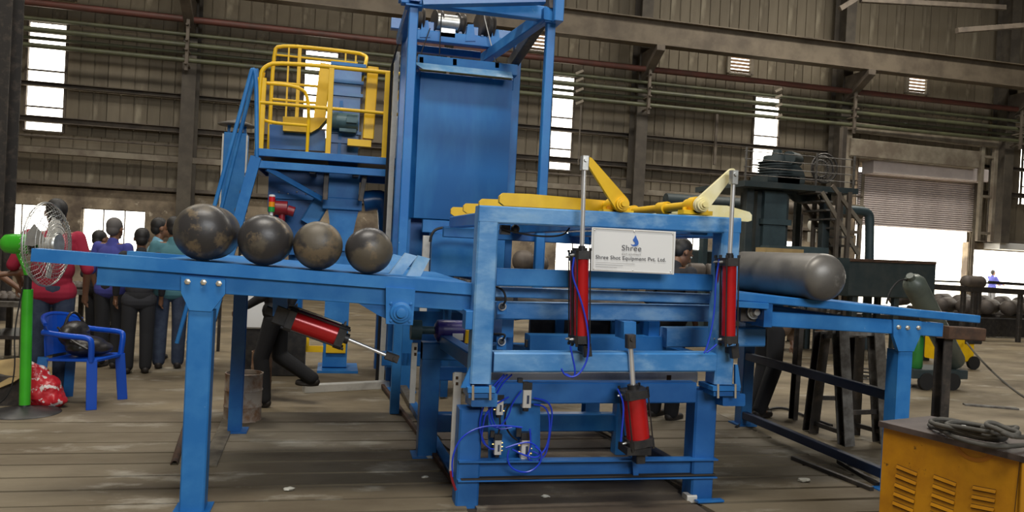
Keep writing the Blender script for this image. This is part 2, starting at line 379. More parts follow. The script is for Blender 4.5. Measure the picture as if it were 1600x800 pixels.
# columns
tn = 10
for px in (295, 690, 997, 1312, 1568):
    xx = P(px, 200, Y=WY-.6).x
    o = MB().ext((xx, WY-.6, 0 if px < 1500 else P(1560, 386, Y=WY).z+.1), (xx, WY-.6, 12), isec(.34, .6, .03), up=V(0, 1, 0)).build('trim_%d' % tn, 'column', smooth=False); struct(o); tn += 1
xx = P(4, 150, Y=14).x
struct(MB().ext((xx, 14, 0), (xx, 14, 12), isec(.34, .5, .03), up=V(0, 1, 0)).build('trim_%d' % tn, 'dark_steel', smooth=False)); tn += 1
def run(px, py, Y, prof, m, x0=-12, x1=30):
    global tn
    z = P(px, py, Y=Y).z
    o = struct(MB().ext((x0, Y, z), (x1, Y, z), prof).build('trim_%d' % tn, m)); tn += 1; return o
def circ(r, n=10): return [(r*math.cos(2*PI*i/n), r*math.sin(2*PI*i/n)) for i in range(n)]
# girts
for _x in ((-12, door[0]-.2), (door[1]+.2, 30)): run(150, 139, WY-.15, chan(.15, .12, .02), 'girt', *_x)
for _x in ((-12, door[0]-.2), (door[1]+.2, 30)): run(150, 193, WY-.15, chan(.15, .16, .02), 'girt', *_x)
run(150, 219, WY-.2, chamf(.08, .05, .01), 'girt', x1=door[0])
run(150, 241, WY-.25, chamf(.2, .16, .01), 'girt_pale', x1=door[0])
for _x in ((-12, door[0]-.1), (door[1]+.1, 30)): run(150, 290, WY-.1, chamf(.3, .1, .01), 'girt', *_x)
run(1100, 55, WY-.2, chan(.15, .1, .02), 'girt')
# service pipes carried on the wall
run(1000, 107, WY-1.2, circ(.085), 'pipe_red')
run(1000, 128, WY-1.0, circ(.05), 'pipe_green')
run(1000, 142, WY-1.1, circ(.065), 'pipe_green')
run(1000, 153, WY-.9, circ(.045), 'pipe_green')
run(1000, 163, WY-1.2, circ(.06), 'pipe_green')
# crane girder with flanges, on brackets
zt = P(1300, 66, Y=WY-1.8).z; zb = P(1300, 104, Y=WY-1.8).z
g = MB().ext((-12, WY-1.8, (zt+zb)/2), (30, WY-1.8, (zt+zb)/2), isec(.36, zt-zb, .03))
struct(g.build('trim_%d' % tn, 'crane', smooth=False)); tn += 1
for px in (295, 690, 997, 1312, 1568):
    x = P(px, 200, Y=WY-.6).x
    b = MB().plate([(x-.12, WY-.9, zb), (x-.12, WY-2.0, zb), (x-.12, WY-2.0, zb-.15), (x-.12, WY-.9, zb-.8)], (.24, 0, 0))
    struct(b.build('trim_%d' % tn, 'girt', smooth=False)); tn += 1
    b = MB().bar((x, WY-1.3, P(1000, 170, Y=WY-1.2).z-.15), (x, WY-1.3, zb-.3), .08, .08)
    for py in (115, 136, 149, 168): b.bar((x, WY-.8, P(1000, py, Y=WY-1.2).z-.03), (x, WY-1.45, P(1000, py, Y=WY-1.2).z-.03), .06, .04)
    struct(b.build('trim_%d' % tn, 'girt', smooth=False)); tn += 1
# roof truss ends seen at the top right
for (a, b_, Yt) in (((1312, 14), (1345, -6), 19.0), ((1495, 48), (1600, 40), 18.0), ((1345, 0), (1570, 12), 19.0)):
    struct(MB().bar(P(a[0], a[1], Y=Yt), P(b_[0], b_[1], Y=Yt), .12, .14).build('trim_%d' % tn, 'girt')); tn += 1
# roller shutter door
dr = struct(bpy.data.objects.new('door_1', None)); COL.objects.link(dr); dr.location = (door[0], WY, 0); OFF[dr.name] = V(door[0], WY, 0)
sz1 = P(1430, 275, Y=WY-.15).z; sz0 = P(1430, 357, Y=WY-.15).z
n = 25; h = (sz1-sz0)/n
sl = MB().ext((door[0]-.12, WY-.12, sz0+h/2), (door[1]-.02, WY-.12, sz0+h/2), [(-.03, -h*.5), (-.02, -h*.5), (.0, -h*.42), (.05, -h*.3), (.06, 0), (.05, h*.25), (.0, h*.36), (-.02, h*.5), (-.03, h*.5)])
s0 = sl.build('shutter_slat', 'shutter', dr)
for k in range(1, n):
    c = s0.copy(); COL.objects.link(c); c.parent = dr; c.location.z = k*h
part('shutter_box', 'shutter', dr, lambda b: b.bar((door[0]-.05, WY-.45, sz1+.12), (P(1527, 400, Y=WY-.45).x, WY-.45, sz1+.12), .55, .42, c=.03))
part('guide_rail', 'girt_pale', dr, lambda b: b.ext((door[0], WY-.15, 0), (door[0], WY-.15, sz1), chan(.12, .1, .01), up=V(0, 1, 0)))
part('guide_rail', 'girt_pale', dr, lambda b: b.ext((door[1], WY-.15, 0), (door[1], WY-.15, sz1), chan(.12, .1, .01), up=V(0, 1, 0)))
# portal frame around the shutter
Yp = WY-.9
fr = MB(); a = P(1325, 198, Y=Yp); b_ = P(1556, 220, Y=Yp)
fr.bar((a.x, Yp, a.z), (b_.x, Yp, a.z-.1), .25, .28)
fr.bar((a.x, Yp, 0), (a.x, Yp, a.z), .22, .22); zo = P(1560, 386, Y=WY).z+.12; fr.bar((b_.x, Yp, zo), (b_.x, Yp, a.z-.1), .14, .14); fr.bar((b_.x-.5, Yp, zo), (b_.x-.5, Yp, a.z-.1), .12, .12)
for z in (2.9, 4.1, 5.4): fr.bar((b_.x-.5, Yp, z), (b_.x, Yp, z), .08, .08)
zz = P(1430, 240, Y=Yp).z
fr.bar((a.x, Yp-.05, zz), (b_.x-.8, Yp-.05, zz-.05), .3, .55)
struct(fr.build('trim_%d' % tn, 'girt_pale', smooth=False)); tn += 1
struct(MB().bar((P(1540, 400, Y=WY).x-.1, WY-.3, P(1560, 388, Y=WY).z+.06), (29, WY-.3, P(1560, 388, Y=WY).z+.06), .7, .22).build('trim_%d' % tn, 'white')); tn += 1

# angled pipe brackets that catch the window light
for (px, pys) in ((906, (113, 125, 141, 160)), (1217, (141, 151, 165, 182))):
    for py in pys:
        p = P(px, py, Y=WY-1.35); struct(MB().bar(p-V(.12, 0, .05), p+V(.1, 0, .06), .03, .07).build('trim_%d' % tn, 'girt_pale')); tn += 1
p = P(908, 165, Y=WY-1.3); q = P(906, 258, Y=WY-1.3)
struct(MB().bar((p.x, p.y, p.z), (p.x, p.y, q.z), .03, .03, up=V(0, 1, 0)).build('trim_%d' % tn, 'girt')); tn += 1
p = P(1121, 165, Y=WY-.4)
struct(MB().bar((p.x, p.y, p.z), (p.x, p.y, P(1121, 258, Y=WY-.4).z), .08, .06, up=V(0, 1, 0)).build('trim_%d' % tn, 'girt')); tn += 1
# ================================================================ THE MACHINE
FY = 4.6
def Q(px, py, Y=FY): return P(px, py, Y=Y)
def rhs(root, a, b, w, h, m='blue', name='beam', up=V(0, 0, 1)):
    return MB().bar(a, b, w, h, up).build(name, m, root)
def beam_px(root, x0, yt0, yb0, x1, yt1, yb1, Y, d, m='blue', name='beam'):
    """front face spans the four pixels on plane Y; depth d behind"""
    a, b, c, e = Q(x0, yt0, Y), Q(x0, yb0, Y), Q(x1, yt1, Y), Q(x1, yb1, Y)
    o = MB().bar((a+b)/2+V(0, d/2, 0), (c+e)/2+V(0, d/2, 0), d, ((a-b).length+(c-e).length)/2).build(name, m, root); return o
def post_px(root, xl0, xr0, y0, xl1, xr1, y1, Y, d, m='blue', name='post', vert=True):
    a, b, c, e = Q(xl0, y0, Y), Q(xr0, y0, Y), Q(xl1, y1, Y), Q(xr1, y1, Y)
    A = (a+b)/2; B = (c+e)/2
    if vert: x = (A.x+B.x)/2; A.x = B.x = x
    w = ((a-b).length+(c-e).length)/2
    return MB().bar(A+V(0, d/2, 0), B+V(0, d/2, 0), w, d, up=V(0, 1, 0)).build(name, m, root)
def bolts(root, pts, Y, r, axis=V(0, -1, 0), name='bolt', m='bolt'):
    for (px, py) in pts:
        part(name, m, root, lambda b: b.lathe([(0, r*1.25), (.002, r*1.25), (.002, r), (r*.8, r), (r*.9, r*.8)], Q(px, py, Y), axis, 6 if name == 'bolt' else 12))

# ---- infeed table -------------------------------------------------------
tab = thing('loading_table', 'long blue steel loading table on the left, four round-ended tanks lying across it', 'table', (-.7, FY, 0))
Yr = 6.55
zl, zr = Q(50, 388).z, Q(742, 443).z
xl, xr = Q(50, 388).x, Q(742, 443).x
for Yq in (FY, Yr):
    dz_ = .035 if Yq == FY else .075; a = V(xl, Yq+.05, zl-dz_); b = V(xr, Yq+.05, zr-dz_)
    MB().ext(a, b, [(-.06, -.035), (.06, -.035), (.06, .035), (-.06, .035)]).build('top_rail', 'blue', tab)
a = Q(150, 414); b = Q(150, 446); c = Q(742, 461); e = Q(742, 485)
for dY in (0, Yr-FY):
    x0 = b.x; A = (a+b)/2+V(0, .07+dY, 0); B = (c+e)/2+V(0, .07+dY, 0)
    MB().ext(A, B, chan(.1, (a-b).length, .012) if dY else chamf(.1, (a-b).length, .004)).build('side_beam', 'blue', tab)
# head plates, legs, feet
hp = [(283, 431), (352, 437), (352, 459), (330, 487), (296, 485), (283, 458)]
for dY in (0, 1.86):
    part('head_plate', 'blue', tab, lambda b: b.plate([Q(x, y, FY-.005)+V(0, dY, 0) for x, y in hp], (0, .03, 0)))
    lx = (Q(295, 500).x+Q(330, 500).x)/2
    zt = Q(312, 485).z
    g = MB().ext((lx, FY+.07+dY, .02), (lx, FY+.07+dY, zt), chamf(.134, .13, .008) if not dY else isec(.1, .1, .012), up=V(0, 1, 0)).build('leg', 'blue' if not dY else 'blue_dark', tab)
    part('foot_plate', 'blue_dark', tab, lambda b: b.box((lx-.1, FY-.02+dY, .014), (lx+.1, FY+.17+dY, .03)))
bolts(tab, [(293, 440), (318, 441), (342, 443)], FY-.008, .014)
for k, X0 in enumerate((-1.2, -.2, .5)):
    zc = zl+(zr-zl)*(X0-xl)/(xr-xl)-.12
    rhs(tab, (X0, FY+.1, zc), (X0, Yr, zc), .08, .08, 'blue_dark', 'cross_beam')
MB().ext(V(xl+.62, (FY+Yr)/2+.05, zl-.012+(zr-zl)*.62/(xr-xl)), V(xr, (FY+Yr)/2+.05, zr-.012), [(-(Yr-FY)/2+.07, -.006), ((Yr-FY)/2-.07, -.006), ((Yr-FY)/2-.07, .006), (-(Yr-FY)/2+.07, .006)]).build('deck_plate', 'blue', tab)
# stop plates leaning at the lower end
st = thing('tank_stops', 'row of pale blue leaning stop plates at the lower end of the loading table', 'stops', Q(635, 432, 4.75))
for (x0, y0, x1, y1, Yk) in ((654, 431, 668, 404, 4.68), (626, 428, 648, 400, 4.95), (608, 426, 630, 402, 5.25), (596, 424, 612, 400, 5.6)):
    a = Q(x0-18, y0, Yk); b = Q(x0+3, y0+1, Yk); c = Q(x1+4, y1, Yk); e = Q(x1-14, y1-5, Yk)
    part('stop_plate', 'blue_pale', st, lambda m: m.plate([a, b, c, e], (0, .07, 0)))
# pivot bearing hung on the front of the table
bp = part('bearing_plate', 'blue', tab, lambda b: b.plate([Q(603, 449, FY-.03), Q(649, 452, FY-.03), Q(645, 508, FY-.03), Q(603, 506, FY-.03)], (0, .03, 0)))
part('bearing', 'blue', tab, lambda b: b.lathe([(0, .062), (.018, .062), (.022, .048), (.03, .045), (.03, .03), (.05, .028), (.052, .018)], Q(626, 488, FY-.03), (0, -1, 0), 24))
bolts(tab, [(611, 474), (642, 475), (611, 501), (640, 502)], FY-.03, .009, m='blue')
part('gusset', 'blue_dark', tab, lambda b: b.plate([Q(545, 465, FY+.03), Q(603, 470, FY+.03), Q(603, 498, FY+.03), Q(590, 492, FY+.03)], (0, .02, 0)))
part('cylinder_bracket', 'blue_dark', tab, lambda b: b.plate([Q(426, 462, 4.95), Q(448, 463, 4.95), Q(450, 495, 4.95), Q(426, 494, 4.95)], (0, .04, 0)))

# ---- pneumatic cylinders (parts: cylinder > barrel, rod, caps ...) --------
def pneu(root, A, B, R, rod_end, rodR=.014, port=V(-1, 0, 0), clev='steel', flip=False, red='red'):
    """barrel A->B, rod leaves B to rod_end"""
    A = Vector(A); B = Vector(B); E = Vector(rod_end); d = (B-A).normalized(); L = (B-A).length
    c = MB().lathe([(0, R), (L, R)], A, d, 28).build('cylinder_barrel', red, root)
    s = d.orthogonal().normalized(); t = d.cross(s)
    side = port-d*port.dot(d); side.normalize(); tt = d.cross(side).normalized()
    f = R*1.12
    part('end_cap', 'black', c, lambda b: b.bar(A-d*.012, A+d*.035, 2*f, 2*f, up=side, c=R*.3))
    part('end_cap', 'black', c, lambda b: (b.bar(B-d*.03, B+d*.02, 2*f, 2*f, up=side, c=R*.3), b.cyl(B+d*.02, B+d*.05, R*.5, seg=14)))
    for u in (-1, 1):
        for v in (-1, 1):
            def rods(b):
                o = side*f*.84*u+tt*f*.84*v; b.cyl(A-d*.02+o, B+d*.035+o, .0045, seg=6); b.cyl(B+d*.02+o, B+d*.038+o, .009, seg=6); b.cyl(A-d*.028+o, A-d*.01+o, .009, seg=6)
            part('tie_rod', 'black', c, rods)
    part('piston_rod', 'chrome', c, lambda b: b.cyl(B+d*.04, E, rodR, seg=14))
    for q in (A+d*.012, B-d*.006):
        def ports(b): b.cyl(q+side*f*.9, q+side*(f+.016), .009, seg=8); b.cyl(q+side*(f+.012), q+side*(f+.026), .006, seg=8)
        part('air_fitting', 'steel', c, ports)
    return c, side
def clevis(root, E, d, w, up, m='steel'):
    d = d.normalized(); o = d.cross(up).normalized()
    part('clevis', m, root, lambda b: (b.bar(E-d*.015, E+d*.07, w, w*1.05, up=up, c=w*.12), b.cyl(E+d*.045-up*w*.75, E+d*.045+up*w*.75, w*.26, seg=12)))

# ---- main frame ---------------------------------------------------------
fr = thing('tilting_frame', 'large blue welded steel frame in the centre carrying three red air cylinders and yellow arms', 'machine', (1.67, FY, 0))
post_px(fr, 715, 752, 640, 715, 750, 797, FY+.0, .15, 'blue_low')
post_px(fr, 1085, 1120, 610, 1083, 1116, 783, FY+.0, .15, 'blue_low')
post_px(fr, 748, 778, 330, 735, 770, 600, FY-.12, .14, 'blue_worn_lit')
post_px(fr, 1129, 1158, 345, 1118, 1146, 601, FY-.12, .14, 'blue_worn_lit')
beam_px(fr, 749, 320, 348, 1158, 341, 365, FY-.121, .14, 'blue_worn_lit')
beam_px(fr, 772, 552, 581, 1128, 551, 582, FY-.115, .12, 'blue_worn_lit')
beam_px(fr, 776, 420, 446, 1128, 429, 456, FY-.02, .1)
beam_px(fr, 775, 449, 464, 1148, 461, 476, FY+.1, .1, 'blue_worn_lit')
beam_px(fr, 775, 472, 499, 1120, 478, 503, FY+.2, .1, 'blue_worn_lit')
beam_px(fr, 828, 524, 549, 1041, 527, 551, FY+.35, .15)
beam_px(fr, 745, 598, 632, 1088, 598, 630, FY+.01, .1, 'blue_low')
beam_px(fr, 1042, 513, 543, 1196, 512, 542, FY+.28, .12, 'blue_worn_lit')
# bottom channel: web with flanges
a = (Q(720, 719)+Q(720, 750))/2; b = (Q(1117, 714)+Q(1117, 746))/2
MB().ext(a+V(-.02, -.0, 0), b+V(0, -.0, 0), chan(.08, .125, .009)).build('bottom_channel', 'blue_low', fr)
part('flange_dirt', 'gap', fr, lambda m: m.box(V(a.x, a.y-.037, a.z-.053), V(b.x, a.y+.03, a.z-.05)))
part('web_gusset', 'blue_low', fr, lambda m: m.plate([Q(988, 716, FY-.01), Q(1000, 716, FY-.01), Q(997, 748, FY-.01), Q(990, 748, FY-.01)], (0, .04, 0)))
# splice brackets between upper and lower posts
for (x0, x1, y0, y1, dx) in ((735, 772, 606, 614, -1), (1118, 1155, 604, 611, 1)):
    part('splice_plate', 'blue', fr, lambda m: m.plate([Q(x0-4, y0, FY-.15), Q(x1+2, y0, FY-.15), Q(x1+2, y1, FY-.15), Q(x0-4, y1, FY-.15)], (0, .2, 0)))
    part('splice_plate', 'blue_dark', fr, lambda m: m.plate([Q(x0-3, y1+1, FY-.14), Q(x1+1, y1+1, FY-.14), Q(x1+1, y1+8, FY-.14), Q(x0-3, y1+8, FY-.14)], (0, .2, 0)))
    for bx in (x0+4, x1-6): part('bolt', 'bolt', fr, lambda m: m.cyl(Q(bx, y1+11, FY-.15), Q(bx, y0-4, FY-.15), .008, seg=6))
    part('gusset', 'blue', fr, lambda m: m.plate([Q(x0-4 if dx < 0 else x1-6, 570, FY-.1), Q(x0-6 if dx < 0 else x1-2, 570, FY-.1), Q(x0-30 if dx < 0 else x1+3, 606, FY-.1), Q(x0-4 if dx < 0 else x1-6, 606, FY-.1)] if dx > 0 else
         [Q(735, 572, FY-.1), Q(735, 606, FY-.1), Q(720, 606, FY-.1)], (0, .02, 0)))
    part('outrigger', 'blue_dark', fr, lambda m: m.bar(((Q(x0+17, 620, FY)).x, FY-.1, Q(x0+17, 620, FY).z), ((Q(x0+17, 620, FY)).x, FY+.1, Q(x0+17, 620, FY).z-.02), .16, .08))
part('side_bracket', 'blue', fr, lambda m: m.box(Q(727, 515, FY-.1), Q(742, 486, FY-.1)+V(0, .12, 0), c=.004))
# frame depth: rear posts and rails running back
zt = Q(755, 333, FY).z
for (X0) in (Q(745, 600).x, Q(1128, 600).x):
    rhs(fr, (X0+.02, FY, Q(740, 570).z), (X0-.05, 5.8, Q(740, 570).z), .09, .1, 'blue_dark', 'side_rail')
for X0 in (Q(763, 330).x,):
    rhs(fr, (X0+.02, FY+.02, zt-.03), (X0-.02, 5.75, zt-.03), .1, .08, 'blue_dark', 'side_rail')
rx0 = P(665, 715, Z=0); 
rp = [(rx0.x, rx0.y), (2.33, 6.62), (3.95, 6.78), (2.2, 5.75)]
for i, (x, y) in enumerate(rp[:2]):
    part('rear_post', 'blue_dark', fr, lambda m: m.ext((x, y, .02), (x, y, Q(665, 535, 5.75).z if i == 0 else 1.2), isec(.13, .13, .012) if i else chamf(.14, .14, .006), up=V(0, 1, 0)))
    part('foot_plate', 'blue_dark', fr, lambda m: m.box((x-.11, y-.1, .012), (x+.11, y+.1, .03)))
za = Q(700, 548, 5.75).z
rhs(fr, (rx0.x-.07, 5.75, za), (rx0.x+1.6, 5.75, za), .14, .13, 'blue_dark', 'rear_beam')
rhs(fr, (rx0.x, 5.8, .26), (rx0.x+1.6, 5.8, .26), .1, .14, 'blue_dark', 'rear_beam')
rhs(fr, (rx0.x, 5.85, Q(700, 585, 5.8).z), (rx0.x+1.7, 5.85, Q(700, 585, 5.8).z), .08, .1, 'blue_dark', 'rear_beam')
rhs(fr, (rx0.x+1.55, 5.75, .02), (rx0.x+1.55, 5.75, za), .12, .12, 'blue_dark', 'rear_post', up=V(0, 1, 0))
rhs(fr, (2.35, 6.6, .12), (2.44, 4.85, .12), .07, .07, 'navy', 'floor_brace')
part('added_gap_shade_panel', 'black', fr, lambda m: m.box(Q(828, 524, 5.6), Q(1000, 500, 5.6)+V(0, .05, 0)))  # black panel added to darken the gap between the beams
for px in (868, 955): part('added_panel_bracket', 'blue', fr, lambda m: m.box(Q(px, 524, 5.55), Q(px+14, 500, 5.55)+V(0, .03, 0)))
# trays
beam_px(fr, 708, 583, 601, 1090, 582, 598, FY+.16, .03, 'tray', 'cable_tray')
for (x0, x1, y0, x2, x3, y1, Yk) in ((708, 721, 582, 704, 716, 738, 4.75), (643, 652, 536, 640, 649, 630, 5.6)):
    o = post_px(fr, x0, x1, y0, x2, x3, y1, Yk, .02, 'tray', 'cable_tray')
    for dy in (8, 17): part('slot', 'slot', o, lambda m: m.box(Q(x0+4, y0+dy+3, Yk-.002), Q(x0+8, y0+dy-2, Yk+.003)))
part('slot', 'slot', fr, lambda m: m.box(Q(1042, 595, FY+.155), Q(1048, 586, FY+.165)))
# mounting plate with solenoid valves
vp = part('valve_plate', 'blue', fr, lambda m: m.plate([Q(763, 628, FY+.1), Q(844, 628, FY+.1), Q(844, 718, FY+.1), Q(763, 718, FY+.1)], (0, .01, 0)))
for (vx, vy, s) in ((780, 636, 1), (822, 622, 1.25), (777, 698, 1), (820, 701, 1.3)):
    c = Q(vx, vy, FY+.03); e = s*.02
    vb = MB().bar(c-V(0, 0, e*2.2), c+V(0, 0, e*2.2), e*2.2, e*2.4, up=V(0, 1, 0)).build('solenoid_valve', 'tray', fr)
    part('coil', 'black', vb, lambda m: m.box(c+V(-e*1.2, -e, e*2.2), c+V(e*1.2, e, e*4)))
    part('plug', 'black', vb, lambda m: m.box(c+V(-e*2.4, -e*.6, e*3.0), c+V(-e*1.2, e*.6, e*5)))
    part('silencer', 'black', vb, lambda m: m.cyl(c+V(0, 0, -e*2.2), c+V(0, 0, -e*3.2), e*.8, seg=8))
    for sx_, z in ((1, -1.2), (1, 0), (1, 1.2), (-1, -.8), (-1, .8)): part('fitting', 'brass', vb, lambda m: m.cyl(c+V(sx_*e, 0, z*e), c+V(sx_*e*1.7, 0, z*e), e*.3, seg=8))
    part('printed_mark', 'ink', vb, lambda m: m.box(c+V(-e*.1, -e*1.3, -e*1.2), c+V(e*.5, -e*1.2, e*.9)))
def hose(pts, Y, r=.0055, m='hose', name='air_hose', root=fr, sm=3, dY=None):
    q = [Q(p[0], p[1], (p[2] if len(p) > 2 else Y)) for p in pts]
    return MB().tube(q, r, 6, smooth=sm).build(name, m, root)
hz = FY-.02
hose([(793, 585), (778, 600), (764, 628), (764, 660), (777, 672), (795, 650), (800, 630), (815, 610)], hz)
hose([(800, 585), (782, 602), (765, 640), (775, 672), (800, 668)], hz+.02)
hose([(788, 585), (765, 610), (753, 640), (748, 670), (760, 700), (772, 702)], hz)
hose([(834, 622), (855, 626), (863, 640), (862, 660), (856, 700), (850, 715), (836, 720)], hz)
hose([(834, 632), (851, 634), (859, 650), (858, 690), (846, 712), (832, 705)], hz-.01)
hose([(816, 668), (780, 664), (745, 668), (718, 685), (706, 715), (707, 745)], FY-.09)
hose([(795, 703), (792, 718), (800, 734), (825, 740), (845, 725), (847, 706), (836, 698)], FY-.05)
hose([(828, 670), (830, 700), (822, 716), (835, 722)], FY-.03)
hose([(790, 700), (810, 693), (830, 690), (846, 705), (840, 716), (820, 712), (800, 702)], FY-.04)
hose([(795, 620), (760, 640), (754, 668), (752, 690), (765, 700)], FY-.03)
hose([(803, 604), (796, 625), (780, 645), (782, 665), (778, 680), (780, 692)], FY+.02, .006, 'rubber', 'power_cord')
hose([(808, 612), (790, 640), (788, 662), (797, 680), (808, 688)], FY+.03, .006, 'rubber', 'power_cord')
hose([(704, 736), (706, 750), (712, 766)], FY-.09, .008, 'red_dark', 'hose_coupling')
# air cylinders on the frame
cy = FY-.2
c1, s1 = pneu(fr, Q(908, 533, cy), Q(909, 397, cy), .043, Q(913, 262, cy))
clevis(fr, Q(913, 262, cy), V(0, 0, 1), .045, V(0, 1, 0))
c2, s2 = pneu(fr, Q(1138, 533, cy-.02), Q(1140, 408, cy-.02), .043, Q(1146, 282, cy-.02))
clevis(fr, Q(1146, 284, cy-.02), V(0, 0, 1), .045, V(0, 1, 0))
for (qx, qy) in ((908, 541), (1138, 543)):
    part('cylinder_foot', 'black', fr, lambda m: (m.bar(Q(qx+8, qy-2, cy), Q(qx+10, qy+16, cy), .04, .05), m.bar(Q(qx+9, qy+6, cy), Q(qx+9, qy+6, cy)+V(0, .12, 0), .04, .04)))
# companion cylinders, one step behind, seen as darker red strips
for (xa, ya, yb) in ((899, 532, 400), (1129, 532, 408)):
    pneu(fr, Q(xa, ya, cy+.11), Q(xa, yb, cy+.11), .034, Q(xa, yb+2, cy+.11), .008, red='red_dark')
c3, s3 = pneu(fr, Q(998, 692, FY-.13), Q(990, 613, FY-.13), .072, Q(985, 540, FY-.13), .017)
clevis(fr, Q(985, 540, FY-.13), Q(985, 520, FY-.13)-Q(985, 540, FY-.13), .055, V(0, 1, 0), 'dark_steel')
part('cylinder_mount', 'black', fr, lambda m: (m.box(Q(980, 712, FY-.19), Q(1018, 700, FY-.19)+V(0, .16, 0)), m.bar(Q(998, 700, FY-.1), Q(998, 722, FY-.1), .08, .06)))
part('lug', 'blue', fr, lambda m: m.plate([Q(975, 503, FY-.1), Q(994, 503, FY-.1), Q(994, 530, FY-.1), Q(975, 530, FY-.1)], (0, .16, 0)))
hose([(897, 402), (893, 430), (905, 460), (916, 500), (920, 530), (919, 560), (908, 582), (895, 590), (882, 586), (877, 576)], cy-.06)
hose([(891, 541), (895, 560), (899, 578), (897, 592), (884, 584)], cy-.02)
hose([(1124, 405), (1118, 440), (1117, 480), (1112, 515), (1104, 545), (1100, 552)], cy+.03)
hose([(1120, 538), (1112, 545), (1104, 551)], cy)
hose([(965, 608), (975, 630), (973, 660), (970, 690)], FY-.22)
# proximity sensors
for (sx, sy) in ((785, 479), (784, 534)):
    sb = part('sensor_bracket', 'blue', fr, lambda m: m.plate([Q(sx-8, sy-8, FY+.1), Q(sx+7, sy-8, FY+.1), Q(sx+7, sy+12, FY+.1), Q(sx-8, sy+12, FY+.1)], (0, .01, 0)))
    part('sensor_ring', 'chrome', sb, lambda m: m.tube([Q(sx, sy, FY+.085)+V(math.cos(t*PI/8), 0, math.sin(t*PI/8))*.022 for t in range(16)], .005, 8, closed=True))
    part('sensor_head', 'black', sb, lambda m: m.cyl(Q(sx, sy, FY+.1), Q(sx, sy, FY+.05), .014))
    part('sensor_cord', 'rubber', sb, lambda m: m.tube([Q(sx+1, sy-2, FY+.05), Q(sx+6, sy-10, FY+.02), Q(sx+2, sy-26 if sy < 500 else sy-12, FY+.04), Q(sx-12, sy-32 if sy < 500 else sy-12, FY+.1)], .007, 8, smooth=3))
part('yellow_pad', 'yellow', fr, lambda m: m.bar(Q(792, 498, FY+.6), Q(792, 517, FY+.6), .06, .06, up=V(0, 1, 0), c=.015))
part('yellow_pad', 'yellow', fr, lambda m: m.bar(Q(733, 516, FY+.9), Q(731, 536, FY+.9), .05, .04, up=V(0, 1, 0)))
hose([(782, 356), (800, 362), (830, 368), (860, 370), (882, 367), (890, 356)], FY+.0, .006, 'rubber', 'power_cord')
part('junction_box', 'black', fr, lambda m: (m.box(Q(783, 366, FY+.02), Q(798, 352, FY+.02)+V(0, .06, 0)), m.ball(Q(805, 358, FY+.02), .028)))
# --- yellow lever arms and torque shafts along the top
tz = Q(755, 322, FY).z
for side_, (cx, cyp), (tx, ty), m1, m2 in ((-1, (969, 319), (919, 252), 'yellow', 'yellow'), (1, (1094, 320), (1141, 269), 'cream', 'cream')):
    pv = Q(cx, cyp, FY-.1); tp = Q(tx, ty, FY-.12)
    d = (tp-pv).normalized(); n = V(d.z, 0, -d.x)
    pts = []
    for k in range(9): t = PI*(k/8); pts.append(pv-d*math.sin(t)*.05+n*math.cos(t)*.05)
    for k in range(7): t = PI*(k/6); pts.append(tp+d*math.sin(t)*.022-n*math.cos(t)*.022)
    lv = MB().plate([p+V(0, -.03, 0) for p in pts], (0, .03, 0)).build('lever_arm', m1, fr)
    part('pivot_boss', m2 if side_ > 0 else 'yellow', lv, lambda m: m.lathe([(0, .042), (.02, .042), (.02, .03), (.03, .03), (.03, .018), (.045, .018)], pv+V(0, -.03, 0), (0, -1, 0), 20))
    shf = MB().cyl(pv, pv+V(0, 2.9, 0), .03, seg=16)
    for yy in (.05, .5, 1.1, 1.7, 2.3): shf.cyl(pv+V(0, yy, 0), pv+V(0, yy+.12, 0), .046, seg=16)
    shf.build('torque_shaft', 'yellow', fr)
    for yy in (.02, 1.3, 2.6):
        part('pillow_block', 'yellow', fr, lambda m: (m.box(pv+V(-.1, yy, -.062), pv+V(.1, yy+.09, -.035)), m.lathe([(0, .055), (.09, .055)], pv+V(0, yy, 0), (0, 1, 0), 16), m.cyl(pv+V(-.075, yy+.045, -.04), pv+V(-.075, yy+.045, -.015), .014, seg=6), m.cyl(pv+V(.075, yy+.045, -.04), pv+V(.075, yy+.045, -.015), .014, seg=6)))
    # flat holding arms repeated along the shaft
    tip = Q(786, 314, FY+.05).x if side_ < 0 else Q(1175, 336, FY+.4).x
    for k, yy in enumerate((.25, .95, 1.65, 2.35) if side_ < 0 else (.5, 1.3, 2.1)):
        z0 = pv.z-.0; y0 = pv.y+yy
        L = abs(tip-pv.x); s = side_
        pts = [V(pv.x, y0, z0+.035), V(pv.x+s*(L-.2), y0, z0+.045), V(tip-s*.02, y0, z0+.04-(.0 if s < 0 else .03)), V(tip, y0, z0+.02-(.0 if s < 0 else .03)), V(tip, y0, z0-.02-(.0 if s < 0 else .03)), V(tip-s*.03, y0, z0-.04-(.0 if s < 0 else .02)), V(pv.x, y0, z0-.035)]
        part('holding_arm', 'yellow' if s < 0 else 'cream', fr, lambda m: m.plate(pts, (0, .05, 0)))
rhs(fr, (Q(763, 330).x+.1, 7.3, tz-.12), (Q(1140, 330).x, 7.3, tz-.12), .1, .1, 'blue_dark', 'rear_cross_beam')
rhs(fr, (Q(1140, 330).x-.02, FY, tz-.06), (Q(1140, 330).x-.02, 7.3, tz-.06), .1, .1, 'blue_dark', 'side_rail')
for x in (Q(960, 330).x, Q(1094, 330).x): rhs(fr, (x, FY, tz-.06), (x, 7.3, tz-.06), .12, .08, 'blue_dark', 'side_rail')
